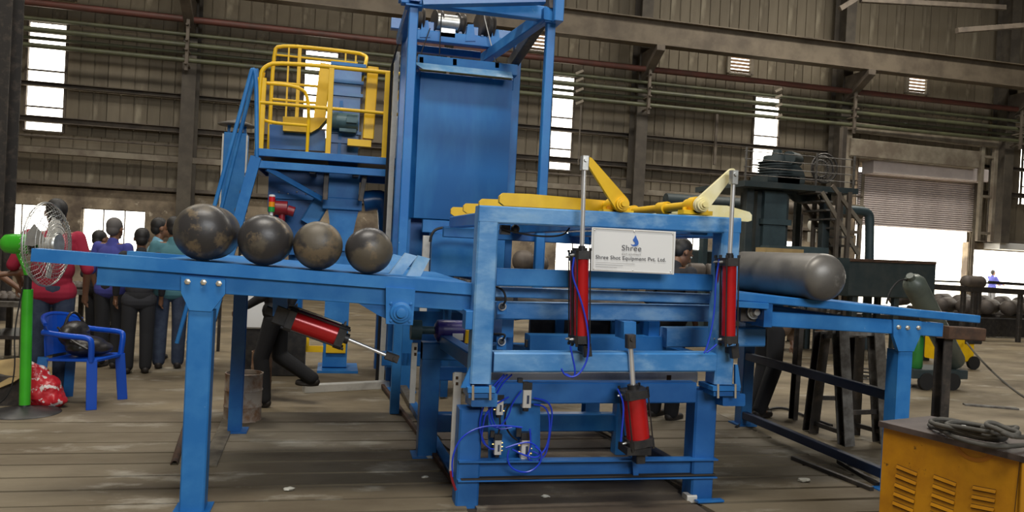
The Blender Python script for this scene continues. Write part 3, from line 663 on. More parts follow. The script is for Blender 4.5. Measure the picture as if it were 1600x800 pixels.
# white nameplate with print
sg = thing('sign_board', 'white rectangular sign with a blue drop logo and the words Shree Shot Equipment Pvt. Ltd.', 'sign', Q(990, 428, FY-.06))
ca, cb, cc, ce = Q(925, 355, FY-.14), Q(1056, 362, FY-.14), Q(1053, 429, FY-.14), Q(922, 423, FY-.14)
part('panel', 'white', sg, lambda m: m.plate([ca, cb, cc, ce], (0, .006, 0)))
U = (cb-ca); W = (ce-ca); Lw = U.length; Lh = W.length
part('edge_rim', 'tray', sg, lambda m: [m.bar(p+V(0, -.002, 0), q+V(0, -.002, 0), .004, .004) for p, q in ((ca+(cc-ca)*.02, cb+(ce-cb)*.03), (cb+(ce-cb)*.03, cc-(cc-ca)*.02), (cc-(cc-ca)*.02, ce+(cb-ce)*.03), (ce+(cb-ce)*.03, ca+(cc-ca)*.02))])
def sgp(u, v): return ca+U*u+W*v+V(0, -.003, 0)
def text(s, u, v, size, m, parent, bold=0, xs=1):
    c = bpy.data.curves.new('t', 'FONT'); c.body = s; c.size = size; c.align_x = 'LEFT'; c.extrude = .0006; c.offset = bold; c.space_character = 1.06
    o = bpy.data.objects.new('t', c); COL.objects.link(o)
    bpy.context.view_layer.update(); me = bpy.data.meshes.new_from_object(o.evaluated_get(bpy.context.evaluated_depsgraph_get()))
    bpy.data.objects.remove(o)
    me.materials.clear(); me.materials.append(M[m]); t = bpy.data.objects.new('lettering', me); COL.objects.link(t); t.parent = parent
    t.location = sgp(u, v)-OFF[parent.name]; t.scale.x = xs
    ang = math.atan2(U.z, U.x); t.rotation_euler = Euler((PI/2, -ang, 0)); return t
text('Shree', .355, .50, Lh*.185, 'ink_grey', sg, 0, 1.1)
text('SHOT EQUIPMENT', .36, .595, Lh*.05, 'ink_pale', sg, 0, 1.1)
text('Shree Shot Equipment Pvt. Ltd.', .055, .715, Lh*.122, 'ink_grey', sg, .0002, 1.06)
def drop(b):
    out = []
    prof = [(.52, .14), (.505, .2), (.49, .25), (.495, .28), (.515, .31), (.52, .34), (.505, .365), (.48, .365), (.468, .345), (.475, .38), (.495, .4), (.525, .4), (.55, .375), (.56, .33), (.555, .28), (.54, .23)]
    b.plate([sgp(u-.005, v-.01) for u, v in prof][::-1], (0, -.001, 0))
part('logo', 'logo', sg, drop)
def lines(b):
    for v, l in ((.80, .46), (.85, .32), (.90, .25)): b.bar(sgp(.06, v), sgp(.06+l, v), .001, .0022)
part('small_print', 'ink_pale', sg, lines, kind='stuff')
for u, v in ((.035, .06), (.965, .06), (.5, .05), (.5, .95), (.04, .95), (.955, .94)):
    part('screw', 'chrome', sg, lambda b: b.lathe([(0, .005), (.002, .003)], sgp(u, v), (0, -1, 0), 10))

# ---- outfeed table ------------------------------------------------------
ot = thing('outfeed_table', 'blue steel outfeed table on the right, a large grey tank resting on it', 'table', (4.0, FY, 0))
a, b = Q(1150, 463), Q(1530, 500)
z0, z1 = Q(1150, 463).z-.0, Q(1530, 499).z
for Yq in (FY, 6.6):
    MB().ext(V(a.x, Yq+.05, z0), V(b.x, Yq+.05, z1), chamf(.12, .055, .006)).build('top_rail', 'blue', ot)
a = (Q(1203, 487)+Q(1203, 511))/2; b = (Q(1475, 505)+Q(1475, 527))/2
for dY in (0, 2.0):
    MB().ext(a+V(0, .06+dY, 0), b+V(0, .06+dY, 0), chamf(.1, .098, .005)).build('side_beam', 'blue', ot)
hp = [(1396, 499), (1440, 502), (1440, 520), (1428, 549), (1404, 549), (1396, 525)]
lx = (Q(1404, 560).x+Q(1429, 560).x)/2
for dY in (0, 2.05):
    part('head_plate', 'blue', ot, lambda m: m.plate([Q(x, y, FY-.005)+V(0, dY, 0) for x, y in hp], (0, .03, 0)))
    part('leg', 'blue' if not dY else 'blue_dark', ot, lambda m: m.ext((lx, FY+.07+dY, .02), (lx, FY+.07+dY, Q(1415, 548).z), chamf(.115, .13, .008), up=V(0, 1, 0)))
    part('foot_plate', 'blue_dark', ot, lambda m: m.box((lx-.1, FY-.02+dY, .014), (lx+.1, FY+.17+dY, .03)))
bolts(ot, [(1404, 511), (1418, 512), (1435, 512)], FY-.008, .014)
for z in (Q(1395, 618, 4.75).z, .12):
    rhs(ot, (lx, FY+.1, z), (lx-.02, FY+2.15, z), .06, .07, 'navy', 'brace')
part('end_block', 'blue_dark', ot, lambda m: m.box(Q(1193, 511, FY-.0), Q(1208, 469, FY-.0)+V(0, .15, 0)))
part('bearing_plate', 'dark_steel', ot, lambda m: m.box(Q(1157, 502, FY+.1), Q(1187, 477, FY+.1)+V(0, .03, 0)))
part('bearing', 'steel', ot, lambda m: m.lathe([(0, .05), (.02, .05), (.02, .036), (.03, .036), (.03, .022), (.06, .022)], Q(1176, 487, FY+.1), (0, -1, 0), 20))
part('lower_channel', 'blue', ot, lambda m: m.bar((Q(1150, 475)+V(0, -.01, 0)), Q(1198, 478)+V(0, -.01, 0), .03, .04))
for X0 in (2.9, 3.6): rhs(ot, (X0, FY+.1, 1.2), (X0, 6.65, 1.2), .08, .08, 'blue_dark', 'cross_beam')

a_, b__ = Q(1150, 463), Q(1530, 500)
MB().ext(V(a_.x+.05, 5.65, z0+.02), V(b__.x-.1, 5.65, z1+.02), [(-.94, -.006), (.94, -.006), (.94, .006), (-.94, .006)]).build('deck_plate', 'blue', ot)
# ---- tanks --------------------------------------------------------------
def dome_prof(r, L, e=.62, n=8):
    pr = []
    for k in range(n+1): t = PI/2*k/n; pr.append((r*e*(1-math.cos(t)), r*math.sin(t)))
    q = [(L-x, y) for x, y in reversed(pr)]
    return pr+q
def tank(name, c, r, L, axis, m, e=.62, seg=36):
    return MB().lathe(dome_prof(r, L, e), c, axis, seg).build(name, m)
lab = ['largest steel tank, at the high left end of the row on the loading table', 'second tank from the left on the loading table, right of the largest one', 'third tank from the left in the row of four on the loading table', 'rightmost and smallest tank on the loading table, next to the pale stop plates']
for i, (px, py, r) in enumerate(((315, 361, .163), (412, 372, .149), (497, 377, .143), (578, 386, .139))):
    X0 = P(px, py, Y=4.62).x
    zt = zl+(zr-zl)*(X0-xl)/(xr-xl)
    o = tank('steel_tank', V(X0, 4.56, zt+r+.004), r, .56 if i else .6, (0.0, 1, 0), 'tank', .72)
    mm = M['tank'].copy(); o.data.materials[0] = mm; mm.node_tree.nodes['Mapping'].inputs['Location'].default_value = (.37*i+.1, .9*i, .53*i)
    tag(o, lab[i], 'tank', 'tanks on the loading table')
ztr = z0
o = tank('steel_tank', V(Q(1303, 436, 4.4).x, 4.42, z0+.03+.158+(z1-z0)*.35), .158, 1.2, (0, 1, 0), 'tank_grey', .6); tag(o, 'large smooth grey tank lying on the outfeed table on the right', 'tank')
# ================================================================ BLAST TOWER AND AUXILIARIES
TY, TR = 7.2, 8.6
tw = thing('blast_tower', 'tall blue blasting cabin with a lifted door panel and pulleys on its top frame', 'machine', (1.2, TR, 0))
X1 = (Q(641, 100, TY).x+Q(632, 340, TY).x)/2; X2 = Q(857, 100, TY).x
ztn = Q(857, 38, TY).z; ztr_ = Q(800, 70, TR).z
post = lambda x, y, zt, m='blue': part('post', m, tw, lambda b: (b.bar((x, y, .02), (x, y, zt), .085, .085, up=V(0, 1, 0)), b.box((x-.08, y-.08, zt), (x+.08, y+.08, zt+.015))))
post(X1, TY, Q(641, 12, TY).z); post(X2, TY, ztn); post(Q(801, 200, TR).x+.01, TR, ztr_); post(Q(627, 200, TR).x, TR, ztr_, 'blue_dark')
zf = ztn+.09
rhs(tw, (X1-.12, TY, zf), (X2+.08, TY, zf), .1, .13, 'blue', 'top_beam')
rhs(tw, (X1-.12, TY+.35, zf+.12), (X2+.08, TY+.35, zf+.12), .1, .12, 'blue', 'top_beam')
rhs(tw, (X1-.12, TR+.05, zf+.15), (X2+.08, TR+.05, zf+.15), .1, .12, 'blue_dark', 'top_beam')
rhs(tw, (X2, TY-.1, zf+.1), (X2-.04, TR+.1, zf-.15), .1, .13, 'dark_steel', 'top_beam')
rhs(tw, (X2-.05, TY-.1, zf-.02), Q(757, 92, TR+.2), .1, .12, 'blue', 'diagonal_beam')
rhs(tw, (X1, TY-.1, zf), (X1, TR+.1, zf), .1, .1, 'blue_dark', 'top_beam')
part('top_beam', 'blue', tw, lambda b: b.bar((X2+.03, TY-.15, zf+.4), (X2+.03, TY-.15, zf-.1), .09, .09))
rhs(tw, Q(660, 2, TY-.2), Q(850, -2, TY-.2), .1, .1, 'blue_dark', 'top_beam')
# pulley deck
pa = Q(648, 55, TR); pb = Q(788, 70, TR)
rhs(tw, pa, pb, .1, .12, 'blue', 'pulley_beam')
rhs(tw, Q(648, 76, TR+.3), Q(750, 87, TR+.3), .08, .08, 'blue_dark', 'pulley_beam')
for (cx, cy_) in ((664, 38), (735, 44), (774, 52)):
    part('bracket', 'blue', tw, lambda b: b.plate([Q(cx-8, cy_+20, TR-.06), Q(cx+8, cy_+20, TR-.06), Q(cx+5, cy_-6, TR-.06), Q(cx-4, cy_-6, TR-.06)], (0, .03, 0)))
for (cx, cy_, rr) in ((653, 30, .14), (683, 33, .12), (718, 38, .12), (752, 40, .15), (762, 42, .15)):
    c = Q(cx, cy_, TR+.02)
    part('pulley', 'dark_steel', tw, lambda b: b.lathe([(-.04, rr), (-.03, rr), (-.02, rr*.75), (.02, rr*.75), (.03, rr), (.04, rr)], c, (1, .25, 0), 28))
c = Q(700, 36, TR)
part('winch_motor', 'steel', tw, lambda b: (b.cyl(c-V(.13, 0, 0), c+V(.13, 0, 0), .09, seg=24), b.box(c+V(-.08, -.05, -.17), c+V(.08, .05, -.05))))
for (p, q, m_) in (((756, 24), (775, 100), 'tray'), ((690, 20), (686, 98), 'rubber'), ((672, 44), (655, 92), 'rubber'), ((648, 92), (672, 97), 'tray')):
    part('hoist_rope', m_, tw, lambda b: b.tube([Q(p[0], p[1], TR-.1), Q(q[0], q[1], TR-.12)], .006, 6))
M['blue_door'] = mat('smooth_blue_door_paint', (.005, .12, .37), .4, 0, (.03, .21, .48), 1.3, 4, .45, .75, .04, 5, stretch=(1.8, 1, .5), spec=.22)
# lifted door (folded panel)
dz0 = Q(720, 345, TR-.1).z; dz1 = Q(720, 118, TR-.1).z
dx0, dx1 = Q(652, 220, TR-.1).x, Q(796, 220, TR-.1).x
dpan = part('door_panel', 'blue_door', tw, lambda b: b.box((dx0, TR-.12, dz0), (dx1, TR-.06, dz1), c=.006))
dzt = Q(720, 101, TR-.1).z
part('door_edge', 'blue_dark', dpan, lambda b: b.plate([(dx0-.09, TR-.26, dz0), (dx0, TR-.12, dz0), (dx0, TR-.12, dz1), (dx0-.09, TR-.26, dz1+.05)], (0, .02, 0)))
part('door_lip', 'blue_pale', dpan, lambda b: b.plate([(dx0-.09, TR-.262, dz1+.05), (dx0, TR-.36, dz1-.03), (dx1-.05, TR-.36, dz1-.03), (dx1-.05, TR-.262, dz1+.05)], (0, .01, .01)))  # pale colour imitates the glossy reflection on this facet
part('door_head', 'blue', dpan, lambda b: b.box((dx0-.05, TR-.25, dz1+.03), (dx1+.02, TR-.1, dzt+.03), c=.005))
for (x, y) in ((658, 97), (710, 100), (776, 104)): part('lifting_lug', 'black', dpan, lambda b: b.bar(Q(x, y+3, TR-.22), Q(x, y-7, TR-.22), .06, .05))
# cabin body behind
part('cabin_wall', 'blue_dark', tw, lambda b: b.box((dx0-.1, TR+.05, .3), (dx1+.05, TR+.1, dz1-.1)))
part('cabin_side', 'blue', tw, lambda b: b.box((dx0-.14, TR-.12, 0), (dx0-.03, 10.2, dz1-.1)))
part('cabin_side', 'blue', tw, lambda b: b.box((dx1-.06, TR-.05, dz0), (dx1+.04, 10.2, dz1-.1)))
# inner box front below the door
bx0, bx1 = Q(674, 400, 8.0).x, Q(762, 400, 8.0).x
part('hood_box', 'blue', tw, lambda b: b.box((bx0, 8.0, Q(700, 432, 8.0).z), (bx1, 8.3, Q(700, 364, 8.0).z), c=.008))
part('hood_lintel', 'blue', tw, lambda b: b.box((Q(658, 400, 8.3).x, 8.28, Q(700, 365, 8.3).z), (Q(885, 370, 8.3).x, 8.38, Q(700, 345, 8.3).z), c=.006))
part('hood_post', 'tray', tw, lambda b: b.box((Q(660, 400, 8.1).x, 8.1, .9), (Q(671, 400, 8.1).x, 8.16, Q(665, 368, 8.1).z)))
part('hood_post', 'blue', tw, lambda b: b.box((Q(838, 400, 8.3).x, 8.3, .9), (Q(851, 400, 8.3).x, 8.4, Q(845, 360, 8.3).z)))
part('hood_post', 'blue', tw, lambda b: b.box((Q(776, 400, 8.2).x, 8.2, .9), (Q(788, 400, 8.2).x, 8.3, Q(780, 360, 8.2).z)))
hose([(672, 378), (674, 366), (682, 357), (700, 355), (745, 360)], 7.9, .014, 'rubber', 'power_cord', tw)
# lower structure between the frame and the cabin: cross members, chains, motors
rhs(tw, (.55, 8.3, .98), (2.7, 8.3, .98), .1, .2, 'blue_dark', 'cross_beam')
rhs(tw, (.55, 8.4, .35), (2.7, 8.4, .35), .1, .15, 'blue_dark', 'cross_beam')
xa = P(617, 612, Z=0).x
part('column', 'blue', tw, lambda b: (b.box((P(612, 606, Z=0).x, 8.35, 0), (P(640, 610, Z=0).x, 8.52, 1.35), c=.008), b.box((xa-.1, 8.25, 0), (xa+.22, 8.6, .02))))
rc = thing('roller_bed', 'bed of dark rollers and chains behind the blue frame', 'conveyor', (1.8, 5.6, 0))
for x in (1.15, 2.2): rhs(rc, (x, 5.0, 1.08), (x, 8.2, 1.08), .08, .14, 'blue_dark', 'side_rail')
for x in (1.18, 2.17):
    for y in (5.15, 8.0): rhs(rc, (x, y, .02), (x, y, 1.02), .08, .08, 'blue_dark', 'leg', up=V(0, 1, 0))
for k in range(9):
    y = 5.15+k*.36
    part('roller', 'dark_steel', rc, lambda b: b.lathe([(0, .09), (.28, .045), (.62, .045), (.9, .09)], (1.23, y, 1.2), (1, 0, 0), 18))
for k in range(12):
    part('chain_link', 'black', rc, lambda b: b.bar((1.28+.07*k, 5.02, .97), (1.34+.07*k, 5.02, .97), .03, .05))
    part('chain_link', 'black', rc, lambda b: b.bar((1.28+.07*k, 5.02, .9), (1.34+.07*k, 5.02, .9), .03, .05))
mt = thing('drive_motor', 'violet electric motor with a white rating plate on the dark blue rear beam', 'motor', Q(708, 536, 5.75))
c = Q(712, 517, 5.75)
part('housing', 'violet', mt, lambda b: (b.cyl(c-V(.1, 0, 0), c+V(.1, 0, 0), .082, seg=24), b.box(c+V(-.08, -.07, -.1), c+V(.08, .07, -.06))))
part('end_bell', 'violet', mt, lambda b: b.lathe([(0, .084), (.04, .08), (.06, .05)], c+V(-.1, 0, 0), (-1, 0, 0), 20))
part('gearbox', 'teal_motor', mt, lambda b: (b.cyl(c-V(.34, 0, 0), c-V(.26, 0, 0), .075, seg=20), b.cyl(c-V(.26, 0, 0), c-V(.12, 0, 0), .03, seg=12)))
part('rating_plate', 'white', mt, lambda b: b.box(c+V(-.035, -.09, -.06), c+V(.045, -.08, -.01)))
part('coupling', 'rust', mt, lambda b: b.cyl(c+V(.1, 0, 0), c+V(.2, 0, 0), .05, seg=14))
# tilting cylinder under the loading table
ac = thing('table_cylinder', 'red air cylinder slung at a slant under the loading table', 'cylinder', Q(430, 490, 5.0))
A = Q(452, 497, 5.0); B = Q(533, 526, 5.0)
c4, s4 = pneu(ac, A, B, .067, Q(606, 556, 5.0), .012, port=V(0, 0, 1))
dd = (B-A).normalized()
clevis(ac, Q(606, 556, 5.0), dd, .05, V(0, 1, 0), 'dark_steel')
part('rear_clevis', 'black', ac, lambda b: (b.bar(A-dd*.01, A-dd*.09, .12, .11, up=V(0, 1, 0)), b.bar(A-dd*.09, A-dd*.15, .05, .05, up=V(0, 1, 0))))
part('air_pipe', 'steel', ac, lambda b: b.tube([A+V(0, -.03, .085), B+V(0, -.03, .085)], .006, 8))

# ---- platform with guard rails ------------------------------------------
Y0, Y1 = 9.3, 10.5
px0, px1 = Q(398, 240, Y0).x, Q(627, 262, Y0).x
pzt = (Q(398, 236, Y0).z+Q(627, 248, Y0).z)/2; pzb = pzt-.2
pf = thing('service_platform', 'blue raised service platform with yellow tubular guard rails', 'platform', ((px0+px1)/2, Y0, 0))
part('deck_plate', 'dark_steel', pf, lambda b: b.box((px0, Y0, pzt-.03), (px1, Y1, pzt)))
for (z) in (pzt-.03, pzb+.03):
    rhs(pf, (px0, Y0-.02, z), (px1, Y0-.02, z), .06, .085, 'blue', 'edge_beam')
rhs(pf, (px0, Y0, pzb+.06), (px0, Y1, pzb+.06), .06, .14, 'blue_dark', 'edge_beam'); rhs(pf, (px1, Y0, pzb+.06), (px1, Y1, pzb+.06), .06, .14, 'blue_dark', 'edge_beam'); rhs(pf, (px0, Y1, pzb+.06), (px1, Y1, pzb+.06), .06, .14, 'blue_dark', 'edge_beam')
for x in (px0+.65, px0+1.15): rhs(pf, (x, Y0, pzb+.02), (x, Y1, pzb+.02), .07, .1, 'dark_steel', 'joist')
for (x, y) in ((px0+.2, Y1), (px1, Y1), (px1-.02, Y0+.02)): rhs(pf, (x, y, 0), (x, y, pzb), .08, .08, 'blue_dark', 'support_post', up=V(0, 1, 0))
rhs(pf, Q(417, 263, Y0), Q(502, 311, Y0+.25), .06, .06, 'blue', 'knee_brace')
rhs(pf, Q(511, 262, Y0+.1), Q(508, 312, Y0+.1), .06, .06, 'dark_steel', 'hanger'); rhs(pf, Q(572, 264, Y0+.1), Q(563, 314, Y0+.1), .06, .06, 'dark_steel', 'hanger')
r = .024
zr_ = [(Q(470, 101, Y0).z), Q(470, 165, Y0).z]
zT, zM = Q(500, 103, Y0).z, Q(500, 168, Y0).z
xR = px1+.02
part('top_rail', 'yellow', pf, lambda b: b.tube([(px0+.02, Y0, pzt), (px0+.02, Y0, zT-.2), (px0+.05, Y0, zT-.08), (px0+.2, Y0, zT), (xR-.12, Y0, zT), (xR-.02, Y0+.04, zT-.0), (xR, Y0+.25, zT), (xR, Y1, zT)], r, 10, smooth=2))
part('mid_rail', 'yellow', pf, lambda b: b.tube([(px0+.03, Y0, zM), (xR-.05, Y0, zM), (xR, Y0+.1, zM), (xR, Y1, zM)], r*.85, 10, smooth=1))
for px in (514, 602): 
    x = Q(px, 200, Y0).x
    part('rail_post', 'yellow', pf, lambda b: (b.bar((x, Y0, pzt), (x, Y0, zT), .06, .04, up=V(0, 1, 0)), b.box((x-.06, Y0-.03, pzt), (x+.06, Y0+.05, pzt+.015))))
part('rail_post', 'yellow', pf, lambda b: b.bar((px0+.04, Y0+.02, pzt), (px0+.04, Y0+.02, zT-.2), .1, .05, up=V(0, 1, 0)))
for y in (Y0+.35, Y1): part('rail_post', 'yellow', pf, lambda b: b.bar((xR, y, pzt), (xR, y, zT), .04, .05, up=V(0, 1, 0)))
# gate loop inside
gz0, gz1 = Q(440, 193, Y0+.1).z, Q(440, 132, Y0+.1).z
ga, gb = Q(410, 160, Y0+.1).x, Q(483, 170, Y0+.1).x
part('gate_loop', 'yellow', pf, lambda b: (b.tube([(ga, Y0+.1, gz1), (gb-.15, Y0+.1, gz1), (gb, Y0+.1, gz1-.1), (gb, Y0+.1, pzt)], .02, 8, smooth=2), b.tube([(ga, Y0+.1, gz1+.12), (ga-.02, Y0+.1, gz1-.02), (ga-.02, Y0+.1, gz0+.05), (ga+.08, Y0+.1, gz0), (gb, Y0+.1, gz0)], .018, 8, smooth=2)))
# upper rear guard (higher)
uz = Q(500, 76, Y1).z; ux0, ux1 = Q(427, 80, Y1).x, Q(571, 95, Y1).x
part('rear_guard', 'yellow', pf, lambda b: (b.tube([(ux0, Y1, pzt), (ux0, Y1, uz-.1), (ux0+.08, Y1, uz), (ux1-.1, Y1, uz), (ux1, Y1-.1, uz-.06), (ux1+.01, Y1-.25, uz-.12), (ux1-.02, Y1-.35, uz-.3), (ux1-.1, Y1-.3, uz-.7)], .024, 10, smooth=2),
     b.tube([(ux0, Y1, uz-.5), (ux0+.6, Y1, uz-.5), (ux0+.62, Y1, uz-.5)], .018, 8), b.tube([(ux0, Y1, uz-.72), (ux0+.6, Y1, uz-.72)], .018, 8), b.tube([(ux0, Y1, uz-.14), (ux1-.1, Y1, uz-.14)], .014, 8)))
for px in (451, 468, 540, 556):
    x = Q(px, 90, Y1).x
    part('guard_upright', 'yellow', pf, lambda b: b.bar((x, Y1, pzt if px < 500 else uz-.5), (x, Y1, uz), .045 if px == 468 else .022, .03, up=V(0, 1, 0)))
# yellow belt guards and chute
cx0, cx1 = Q(442, 190, 9.9).x, Q(490, 205, 9.9).x
bgz0 = Q(585, 218, 9.5).z; bgz1 = Q(585, 106, 9.5).z
bgx = Q(575, 160, 9.5).x
part('belt_guard', 'yellow', pf, lambda b: (b.bar((bgx+.02, 9.5, bgz0), (bgx+.04, 9.5, bgz1), .13, .12, up=V(0, 1, 0)), b.box((bgx-.22, 9.45, bgz0-.1), (bgx+.06, 9.58, bgz0-.02))))
bgx2 = Q(505, 140, 9.9).x
part('belt_guard', 'yellow', pf, lambda b: b.bar((bgx2-.03, 9.9, Q(505, 190, 9.9).z), (bgx2+.02, 9.9, Q(505, 100, 9.9).z), .14, .1, up=V(0, 1, 0)))
part('belt_guard_foot', 'yellow', pf, lambda b: b.plate([Q(442, 182, 9.8), Q(512, 184, 9.8), Q(498, 200, 9.8), Q(486, 207, 9.8), Q(442, 204, 9.8)], (0, .35, 0)))
# ---- bucket elevator ------------------------------------------------------
EY = 9.72
el = thing('bucket_elevator', 'blue boxed bucket elevator rising through the service platform behind yellow guards', 'machine', P(525, 578, Z=0)+V(0, .3, 0))
ex0, ex1 = Q(517, 180, EY).x, Q(562, 180, EY).x
ez1 = Q(540, 101, EY).z
part('upper_casing', 'blue_dark', el, lambda b: b.box((ex0, EY, pzb-.4), (ex1, EY+.4, ez1), c=.01))
for py in (128, 148, 207, 222):
    z = Q(540, py, EY).z; part('flange', 'blue_dark', el, lambda b: b.box((ex0-.03, EY-.03, z-.02), (ex1+.03, EY+.43, z+.02)))
part('casing_stiffener', 'blue', el, lambda b: b.box((ex0+.1, EY-.02, pzt), (ex0+.14, EY, ez1-.45)))
part('flange', 'blue', el, lambda b: b.box((ex0-.03, EY-.03, ez1-.02), (ex1+.05, EY+.43, ez1+.02)))
mcn = Q(544, 190, EY-.15)
part('gear_motor', 'teal_motor', el, lambda b: (b.cyl(mcn-V(.14, 0, 0), mcn+V(.12, 0, 0), .1, seg=24), b.lathe([(0, .105), (.06, .095), (.07, .04)], mcn+V(-.14, 0, 0), (-1, 0, 0), 20), b.box(mcn+V(-.02, -.14, -.03), mcn+V(.1, -.08, .06)), b.box(mcn+V(-.1, -.05, -.13), mcn+V(.1, .15, -.09))))
hx = [(506, 262), (566, 265), (566, 308), (568, 312), (568, 328), (560, 330), (549, 372), (549, 392)]
part('lower_casing', 'blue', el, lambda b: b.plate([Q(510, 262, EY-.1), Q(563, 264, EY-.1), Q(560, 312, EY-.1), Q(510, 309, EY-.1)], (0, .45, 0)))
part('flange', 'blue', el, lambda b: b.box(Q(504, 326, EY-.14), Q(566, 311, EY-.14)+V(0, .5, 0), c=.01))
part('boot_hopper', 'blue', el, lambda b: b.plate([Q(512, 322, EY-.1), Q(562, 324, EY-.1), Q(556, 345, EY-.1), Q(546, 392, EY-.1), Q(520, 392, EY-.1)], (0, .4, 0)))
part('boot_casing', 'blue', el, lambda b: (b.box(Q(503, 574, EY-.05), Q(551, 370, EY-.05)+V(0, .45, 0), c=.01), b.box(P(498, 582, Z=0)+V(-.02, -.05, 0), P(556, 580, Z=0)+V(.02, .45, .03))))
part('inspection_door', 'yellow', el, lambda b: b.box(Q(509, 552, EY-.09), Q(541, 525, EY-.09)+V(0, .05, 0), c=.008))
part('yellow_bracket', 'yellow', el, lambda b: (b.box(Q(476, 548, EY-.1), Q(484, 512, EY-.1)+V(0, .05, 0)), b.box(Q(476, 550, EY-.1), Q(505, 541, EY-.1)+V(0, .05, 0))))
# ---- hopper / separator under the platform, ducts
hp_ = thing('abrasive_hopper', 'dark blue sloping hopper under the left end of the platform', 'hopper', (Q(460, 340, 9.9).x, 9.9, 0))
part('shell', 'blue_dark', hp_, lambda b: b.plate([Q(420, 268, 9.85), Q(506, 270, 9.85), Q(505, 318, 9.85), Q(490, 345, 9.85), Q(472, 398, 9.85), Q(452, 398, 9.85), Q(418, 330, 9.85)], (0, .6, 0)))
part('upper_shell', 'blue_dark', hp_, lambda b: b.plate([Q(421, 194, 9.95), Q(508, 204, 9.95), Q(508, 236, 9.95), Q(421, 232, 9.95)], (0, .4, 0)))
part('chute', 'blue', hp_, lambda b: b.bar(Q(482, 350, 9.8), Q(502, 316, 9.8), .2, .2))
part('discharge_pipe', 'blue_dark', hp_, lambda b: b.tube([Q(462, 395, 10.1), Q(462, 470, 10.1), (Q(462, 470, 10.1).x, 10.1, 0)], .09, 14))
for k in range(5): part('bolt', 'bolt', hp_, lambda b: b.ball(Q(436+k*14, 300+3*(k % 2), 9.84), .012, 8, 6))
part('flange_strap', 'blue', hp_, lambda b: b.bar(Q(424, 306, 9.83), Q(500, 310, 9.83), .03, .06))
fm = thing('valve_actuator', 'small dark red valve actuator beside the signal tower', 'valve', Q(441, 340, 9.5))
c = Q(441, 325, 9.55)
part('body', 'red_dark', fm, lambda b: (b.cyl(c+V(-.1, 0, 0), c+V(.06, 0, 0), .085, seg=20), b.cyl(c+V(.06, 0, -.02), c+V(.14, 0, -.04), .06, seg=16), b.cyl(c, c+V(0, 0, -.2), .04, seg=12)))
part('flange', 'red_dark', fm, lambda b: b.cyl(c+V(-.11, 0, 0), c+V(-.08, 0, 0), .11, seg=20))
part('mounting_foot', 'red_dark', fm, lambda b: b.bar(c+V(0, 0, -.2), c+V(0, .35, -.25), .05, .05))
sl_ = thing('signal_tower', 'red, amber and green signal light on a control cabinet', 'light', Q(424, 400, 9.2))
b0 = Q(424, 331, 9.2)
part('pole', 'white', sl_, lambda b: b.cyl(V(b0.x, b0.y, Q(424, 450, 9.2).z), b0, .02, seg=12))
for i, (m_, nm) in enumerate((('lamp_green', 'green_lens'), ('lamp_amber', 'amber_lens'), ('lamp_red', 'red_lens'))):
    part(nm, m_, sl_, lambda b: b.cyl(b0+V(0, 0, i*.058), b0+V(0, 0, i*.058+.056), .036, seg=20))
part('cap', 'white', sl_, lambda b: b.lathe([(0, .037), (.015, .037), (.025, .02)], b0+V(0, 0, .174), (0, 0, 1), 20))
cb_ = thing('control_cabinet', 'white and black control cabinet behind the loading table', 'cabinet', P(400, 600, Y=9.2))
zc = Q(400, 514, 9.2).z; cz1 = Q(400, 345, 9.5).z-.1
part('upper_body', 'tray', cb_, lambda b: b.box((Q(372, 480, 9.2).x, 9.2, zc), (Q(432, 480, 9.2).x, 9.5, Q(400, 400, 9.2).z), c=.01))
part('door', 'white', cb_, lambda b: b.box((Q(374, 480, 9.2).x, 9.185, zc+.02), (Q(415, 480, 9.2).x, 9.2, Q(400, 402, 9.2).z)))
part('lower_body', 'black', cb_, lambda b: b.box((Q(372, 480, 9.2).x, 9.22, 0), (Q(480, 480, 9.2).x, 9.5, zc), c=.01))
du = thing('dust_duct', 'dark blue round duct elbow to the left of the tower', 'duct', (Q(603, 320, 9.8).x, 9.8, 0))
part('elbow', 'blue_dark', du, lambda b: b.tube([Q(568, 315, 9.9), Q(590, 312, 9.9), Q(603, 316, 9.9), Q(607, 345, 9.9), Q(607, 420, 9.9), (Q(607, 420, 9.9).x, 9.9, .0)], .13, 16, smooth=1))
# vertical cable trays next to the tower
ct = thing('cable_riser', 'white vertical cable tray with cables to the left of the tower', 'cable tray', (Q(612, 400, 9.0).x, 9.0, 0))
part('tray', 'tray', ct, lambda b: b.box((Q(611, 200, 9.0).x, 9.0, .0), (Q(619, 200, 9.0).x, 9.05, Q(615, 80, 9.0).z)))
part('cables', 'rubber', ct, lambda b: [b.tube([(Q(609-2*k, 200, 9.0).x, 9.02, 0), (Q(609-2*k, 200, 9.0).x, 9.02, Q(615, 100+4*k, 9.0).z), Q(624, 60+k, 8.9)], .01, 6) for k in range(2)], kind='stuff')
# ---- stack and ladder
sk = thing('exhaust_stack', 'square blue exhaust stack with a conical rain hat, left of the platform', 'chimney', P(365, 600, Y=11.0))
a = Q(348, 260, 11.0).x; b_ = Q(383, 260, 11.0).x
for xk in (a+.03, b_-.03): part('leg', 'dark_steel', sk, lambda b: b.bar((xk, 11.15, 0), (xk, 11.15, 1.46), .04, .04, up=V(0, 1, 0)))
part('casing', 'blue', sk, lambda b: b.box((a, 11.0, 1.45), (b_, 11.3, Q(365, 207, 11).z), c=.01))
for xk in (a-.02, b_): part('edge_strip', 'tray', sk, lambda b: b.box((xk, 10.98, 1.45), (xk+.02, 11.0, Q(365, 210, 11).z)))
hc = V((a+b_)/2, 11.15, Q(365, 194, 11).z)
part('rain_hat', 'grey_steel', sk, lambda b: b.lathe([(0, .25), (.015, .25), (.09, .02), (.09, 0)], hc, (0, 0, 1), 24))
